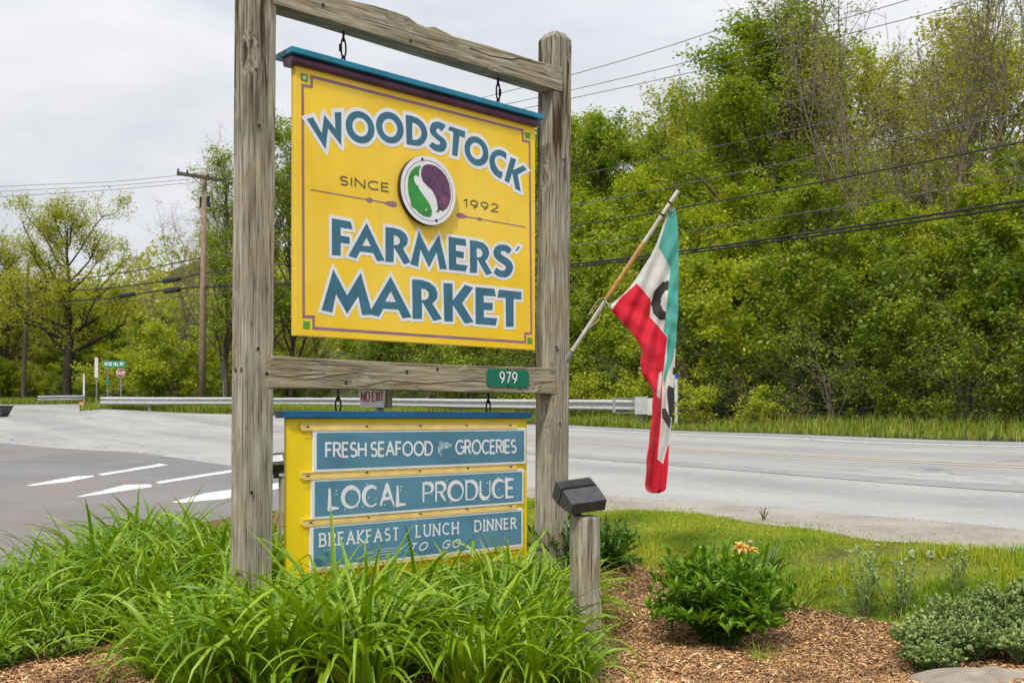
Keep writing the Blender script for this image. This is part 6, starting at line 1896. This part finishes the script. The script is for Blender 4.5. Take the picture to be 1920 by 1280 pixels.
# irises behind the rounded perennial
LI = leaf('iris blades', [(.05, .12, .015), (.09, .17, .02), (.14, .22, .03)], .3, .4, .4)
im = lily_mesh(77, 26, .46, base_r=.09, wid=.013, spread=.42); im.materials.append(LI)
x, y = hit(1440, 1160); o = link('iris_leaves', im, None); o.location = (x+.02, y+.35, tz(x, y)); tag(o, 'upright iris blades behind the rounded green perennial', 'plant')
im2 = lily_mesh(78, 16, .55, base_r=.07, wid=.007, spread=1.0); im2.materials.append(LI)
x, y = hit(1480, 1160); o = link('day_lily', im2, None); o.location = (x+.02, y+.1, tz(x, y)); tag(o, 'small tuft of arching blades at the right side of the rounded perennial', 'plant')
def petals(c, r, n, seed, mat, name, parent, droop=.3, wide=.5):
    rng = np.random.default_rng(seed); a = np.linspace(0, 6.28, n, endpoint=False)+rng.uniform(0, 1)
    P = np.tile(np.array(c), (n, 1)); e = rng.uniform(-droop-.5, .9, n)
    D = np.stack([np.cos(a)*np.cos(e), np.sin(a)*np.cos(e), np.sin(e)], 1)
    V, F = lance(P, D, np.tile([0, 0, 1.0], (n, 1))+rng.normal(0, .3, (n, 3)), np.full(n, r)*rng.uniform(.8, 1.15, n), np.full(n, r*wide*.5), rng, .3)
    return link(name, npmesh(name, V, F), mat, parent)
M['orange_petal'] = leaf('peach orange petals', [(.80, .36, .06), (.85, .52, .16), (.80, .30, .04)], .35, .6)
M['pale_petal'] = leaf('pale petals', [(.66, .50, .36), (.7, .6, .5)], .35, .6)
M['red_petal'] = leaf('dark red petals', [(.14, .006, .008), (.22, .01, .014)], .2, .5)
def flower(px, py, Y, r, n, mat, label, cat='flower', name='iris_flower', group=None, extra=()):
    p = W(px, py, Y); b = tz(p.x, p.y)
    root = empty(name, (p.x, p.y, b), 0, label, cat, group)
    h = p.z-b
    MB().tube([(0.01, 0, 0), (0, 0, h*.5), (0, 0, h)], .0032, 5).build('stem', M['greenstem'], root)
    petals((0, 0, h), r, n, int(px), mat, 'petals', root)
    return root
for i, (px, py, r, mt_, lb) in enumerate(((1390, 1030, .050, 'orange_petal', 'largest peach orange iris bloom, left of the pair above the green perennial'), (1404, 1036, .050, 'orange_petal', 'peach orange iris bloom on the right of the pair'),
         (1378, 1049, .028, 'orange_petal', 'small lower peach bud at the left of the orange irises'), (1389, 1025, .030, 'pale_petal', 'pale cream bloom topping the orange irises'), (1408, 1016, .018, 'pale_petal', 'small pale bud highest above the orange irises'))):
    flower(px, py-3, 5.30+.03*i, r*1.05, 13, M[mt_], lb)
flower(1241, 1060, 6.0, .034, 9, M['red_petal'], 'dark red bloom on a thin stem at the edge of the mulch', name='red_flower')
M['purple_petal'] = leaf('violet petals', [(.16, .15, .35), (.22, .22, .42)], .2)
flower(1745, 1124, 5.4, .020, 8, M['purple_petal'], 'tiny violet bloom above the grey green catmint', name='violet_flower')
# dandelion clocks
M['fluff'] = leaf('dandelion fluff', [(.82, .80, .76), (.92, .90, .88)], .3, .8, .1)
M['wstem'] = plain('pale green stalk', (.28, .30, .10), .6)
for i, (px, py, Y, r, lab) in enumerate(((1306, 1029, 6.6, .017, 'left of the two dandelion clocks close together above the mulch'), (1313.5, 1030, 6.55, .016, 'right of the two dandelion clocks close together above the mulch'),
      (1745, 1039, 6.2, .019, 'full round dandelion clock, rightmost of the tall ones in the lawn'), (1711, 1037, 6.25, .016, 'half blown dandelion clock left of the full round one'),
      (1594, 1033, 6.4, .007, 'bare dandelion stalk in the lawn beyond the mulch corner'), (1687, 1041, 6.4, .010, 'thin faded dandelion left of the half blown one'), (1300, 1066, 6.2, .010, 'low pale dandelion bud beside the pair of clocks'),
      (1893, 1066, 6.0, .011, 'small dandelion head near the right edge'), (1825, 1045, 6.4, .004, 'thin bare stalk near the dry patch'), (1618, 1000+18, 7.4, .006, 'white litter coloured seed head near the gravel'))):
    r = r*1.3 if r > .005 else r
    p = W(px, py, Y); b = tz(p.x, p.y); h = p.z-b
    root = empty('dandelion', (p.x, p.y, b), 0, lab, 'dandelion')
    MB().tube([(0, 0, 0), (.006, 0, h*.5), (0, 0, h)], .0022, 5).build('stalk', M['wstem'], root)
    if r > .005:
        rng = np.random.default_rng(i); n = 300; d = nrm(rng.normal(size=(n, 3)))
        if 'half' in lab: d = d[(d[:, 0] < .4)]
        n = len(d); s = nrm(np.cross(d, rng.normal(size=(n, 3)))); c = np.array([0, 0, h])
        V = np.stack([c+d*r*.25, c+d*r+s*r*.13, c+d*r-s*r*.13, c+d*r*1.02+np.cross(d, s)*r*.13, c+d*r*1.02-np.cross(d, s)*r*.13], 1).reshape(-1, 3); k5 = np.arange(n)[:, None]*5
        F = np.concatenate([k5+np.array([[0, 1, 2]]), k5+np.array([[0, 3, 4]])])
        link('seed_head', npmesh('seed_head', V, F), M['fluff'], root)
# small grass tuft in front of the perennial
tm = lily_mesh(81, 46, .14, base_r=.045, wid=.0016, spread=.7); tm.materials.append(LG)
x, y = hit(1425, 1245); o = link('grass_tuft', tm, None); o.location = (x, y, tz(x, y)+.01); tag(o, 'small yellow green grass tuft at the foot of the rounded perennial', 'grass')
# catmint: grey green mound
LC = leaf('grey green catmint leaves', [(.16, .225, .07), (.26, .345, .115), (.37, .455, .18)], .22, .6, .3)
M['cstem'] = plain('grey green stem', (.15, .19, .09), .7)
def catmint(x, y, Hs, Rs, seed, label, n=90):
    stem_shrub('catmint', x, y, Hs, Rs, n, 13, .0255, .0085, LC, seed, label, tiltmax=1.05, per=5, smat=M['cstem'], curl=.1)
for px, Y, Hs, sd, lab in ((1745, 4.75, .27, 1, 'grey green catmint mound, leftmost, beside the mulch'), (1810, 4.62, .25, 2, 'grey green catmint mound just behind the stone'), (1880, 4.75, .25, 3, 'grey green catmint mound second from the right edge'), (1960, 4.7, .25, 4, 'grey green catmint mound cut by the right edge'),
                           (1790, 5.0, .29, 5, 'grey green catmint mound behind the leftmost one'), (1970, 5.0, .27, 9, 'grey green catmint mound at the back, cut by the right edge'), (1880, 5.05, .27, 6, 'grey green catmint mound at the back, right'), (1745, 4.5, .16, 7, 'low catmint shoots at the front left by the stone'), (1930, 4.45, .2, 8, 'grey green catmint mound behind the right side of the stone')):
    catmint((px-960)/FPX*Y, Y, Hs*.74, .26, sd, lab, 95)
# knapweed-like stems with silver buds
LK = leaf('silver green leaves', [(.16, .26, .05), (.28, .37, .10)], .25, .6, .3)
M['bud'] = plain('silver green bud', (.24, .30, .16), .7)
rk = np.random.default_rng(31)
def budplant(px, py, Y, n, Hs, sd, label, sp=.16):
    x = (px-960)/FPX*Y; b = tz(x, Y); root = empty('budding_cornflower', (x, Y, b), 0, label, 'plant')
    r = np.random.default_rng(sd); lines = []; PP = []; DD = []; mb = MB()
    for i in range(n):
        a = r.uniform(0, 6.28); d = r.uniform(0, sp); H = Hs*r.uniform(.6, 1.05)
        t = np.linspace(0, 1, 5); P = np.stack([math.cos(a)*(d*.3+d*t), math.sin(a)*(d*.3+d*t), H*t], 1); lines.append((P, np.linspace(.0028, .0014, 5), 4))
        q = P[-1]; s = r.uniform(.006, .010)
        mb.tube([q-[0, 0, s*.9], q-[0, 0, s*.3], q+[0, 0, s*.4], q+[0, 0, s]], [s*.3, s, s*.9, s*.25], 7)
        for f in r.uniform(.1, .95, 9):
            PP.append([np.interp(f, t, P[:, k]) for k in range(3)]); aa = r.uniform(0, 6.28); e = r.uniform(.2, 1); DD.append([math.cos(aa)*math.cos(e), math.sin(aa)*math.cos(e), math.sin(e)])
    V, F = tubes_np(lines); link('stems', npmesh('stems', V, F, True), M['cstem'], root)
    mb.build('buds', M['bud'], root, smooth=True)
    m = len(PP); V, F = lance(np.array(PP), np.array(DD), np.tile([0, 0, 1.], (m, 1)), r.uniform(.05, .09, m), r.uniform(.004, .007, m), r, .2)
    o = link('leaves', npmesh('leaves', V, F), LK, root); o['kind'] = 'stuff'
budplant(1625, 1150, 5.55, 16, .42, 1, 'silvery budded cornflower stems at the corner of mulch and lawn')
budplant(1690, 1150, 5.45, 16, .32, 2, 'lower budded cornflower stems behind the catmint')
budplant(1790, 1150, 5.5, 10, .30, 3, 'sparse budded stems in the long grass right of centre')
# weeds at the lower left
LW = leaf('dull green weed leaves', [(.15, .24, .03), (.25, .36, .045), (.36, .45, .08)], .28, .55)
for i, (px, Y, h) in enumerate(((20, 4.75, .16), (75, 4.65, .20), (130, 4.8, .18), (190, 4.85, .16), (45, 4.5, .16), (240, 4.95, .15), (105, 4.55, .2), (10, 4.4, .12), (150, 4.62, .12))):
    stem_shrub('weed', (px-960)/FPX*Y, Y, h*.8, .08, 8, 4, .060, .011, LW, 100+i, 'low broad leaved weed at the foot of the left lily bank', tiltmax=.8, per=3, group='weeds below the left lily bank')
# sprigs along the mulch and road edge
x, y = hit(1432, 975)
stem_shrub('dry_weed', x, y, .10, .04, 7, 4, .02, .004, plain('dry brown weed', (.16, .10, .06), .9), 140, 'dry brown weed standing at the lawn edge by the road', tiltmax=.5, per=2)
# small leafy growth behind the guardrail, brightest at its end
for i, (s, c, h, k) in enumerate(((-1.5, 1.9, 1.25, 0), (.3, 2.0, 1.1, 1), (2.0, 1.9, 1.2, 0), (4.0, 2.1, 1.0, 1), (-3.2, 1.7, .95, 0), (-5.0, 2.0, .8, 1), (6.2, 2.3, 1.1, 0))):
    x, y = RD(s, c)
    lines, tips = skeleton(200+k, 1.2, .8, nb=20, ns=4, nt=2, f0=.05, shape='bush', forks=5, rise=.5, r0=.008)
    if i < 2:
        rng = np.random.default_rng(300+i); V, F = tubes_np(lines); root = empty('hedge_shrub', (0, 0, 0)); link('branches', npmesh('branches', V, F, True), M['twig'], root)
        idx = rng.integers(0, len(tips), 1900); P = np.stack([tips[j][0][-1] for j in idx])+rng.normal(0, .07, (1900, 3)); P[:, 2] = np.maximum(P[:, 2], .05)
        V, F = leaves_np(P, .085, .6, rng); link('leaves', npmesh('leaves', V, F), LY, root)['kind'] = 'stuff'
        if i == 0: hs0 = root
        else: hs1 = root
        o = root
    else: o = copy_tree([hs0, hs1][k])
    o.location = (x, y, tz(x, y)-.1); o.scale = (h, h, h*.9); o.rotation_euler = (0, 0, i*1.3)
    tag(o, 'pale yellow green leafy shrub behind the guardrail and flag', 'shrub', 'pale shrubs behind the guardrail')
# garden stone
rk_ = bpy.data.meshes.new('stone')
rng = np.random.default_rng(9); nU, nV = 40, 20; vs = []
for i in range(nV+1):
    ph = math.pi*i/nV
    for j in range(nU):
        a = 2*math.pi*j/nU
        x = math.sin(ph)*math.cos(a); y = math.sin(ph)*math.sin(a); z = math.cos(ph)
        q = 1+.06*math.sin(3*a+1)+.05*math.sin(5*a+2*ph)+.03*math.sin(9*a+4*ph)+.02*math.sin(17*a+7*ph)
        vs.append((.36*x*q, .20*y*q, .135*(abs(z)**.6*(1 if z > 0 else -1))*(1+.04*math.sin(6*a))))
fs = [(i*nU+j, (i+1)*nU+j, (i+1)*nU+(j+1) % nU, i*nU+(j+1) % nU) for i in range(nV) for j in range(nU)]
rk_.from_pydata(vs, [], fs); rk_.update()
p = W(1862, 1300, 4.20); o = link('garden_stone', rk_, M['rock'], None, (p.x, p.y, CZ+(HOR-1257)/FPX*4.2-.132), True)
tag(o, 'flat topped tan stone at the bottom right corner', 'stone')

# copies that share a label are told apart by their order from the left
_by = {}
for o in scene.objects:
    if o.parent is None and 'label' in o and o.get('group'): _by.setdefault(o['label'], []).append(o)
for lab, os_ in _by.items():
    if len(os_) < 2: continue
    os_.sort(key=lambda o: o.location.x/max(.5, o.location.y))
    for i, o in enumerate(os_):
        n = ('leftmost' if i == 0 else 'rightmost' if i == len(os_)-1 else ORD[i]) + ' ' + lab
        if len(n.split()) <= 16: o['label'] = n
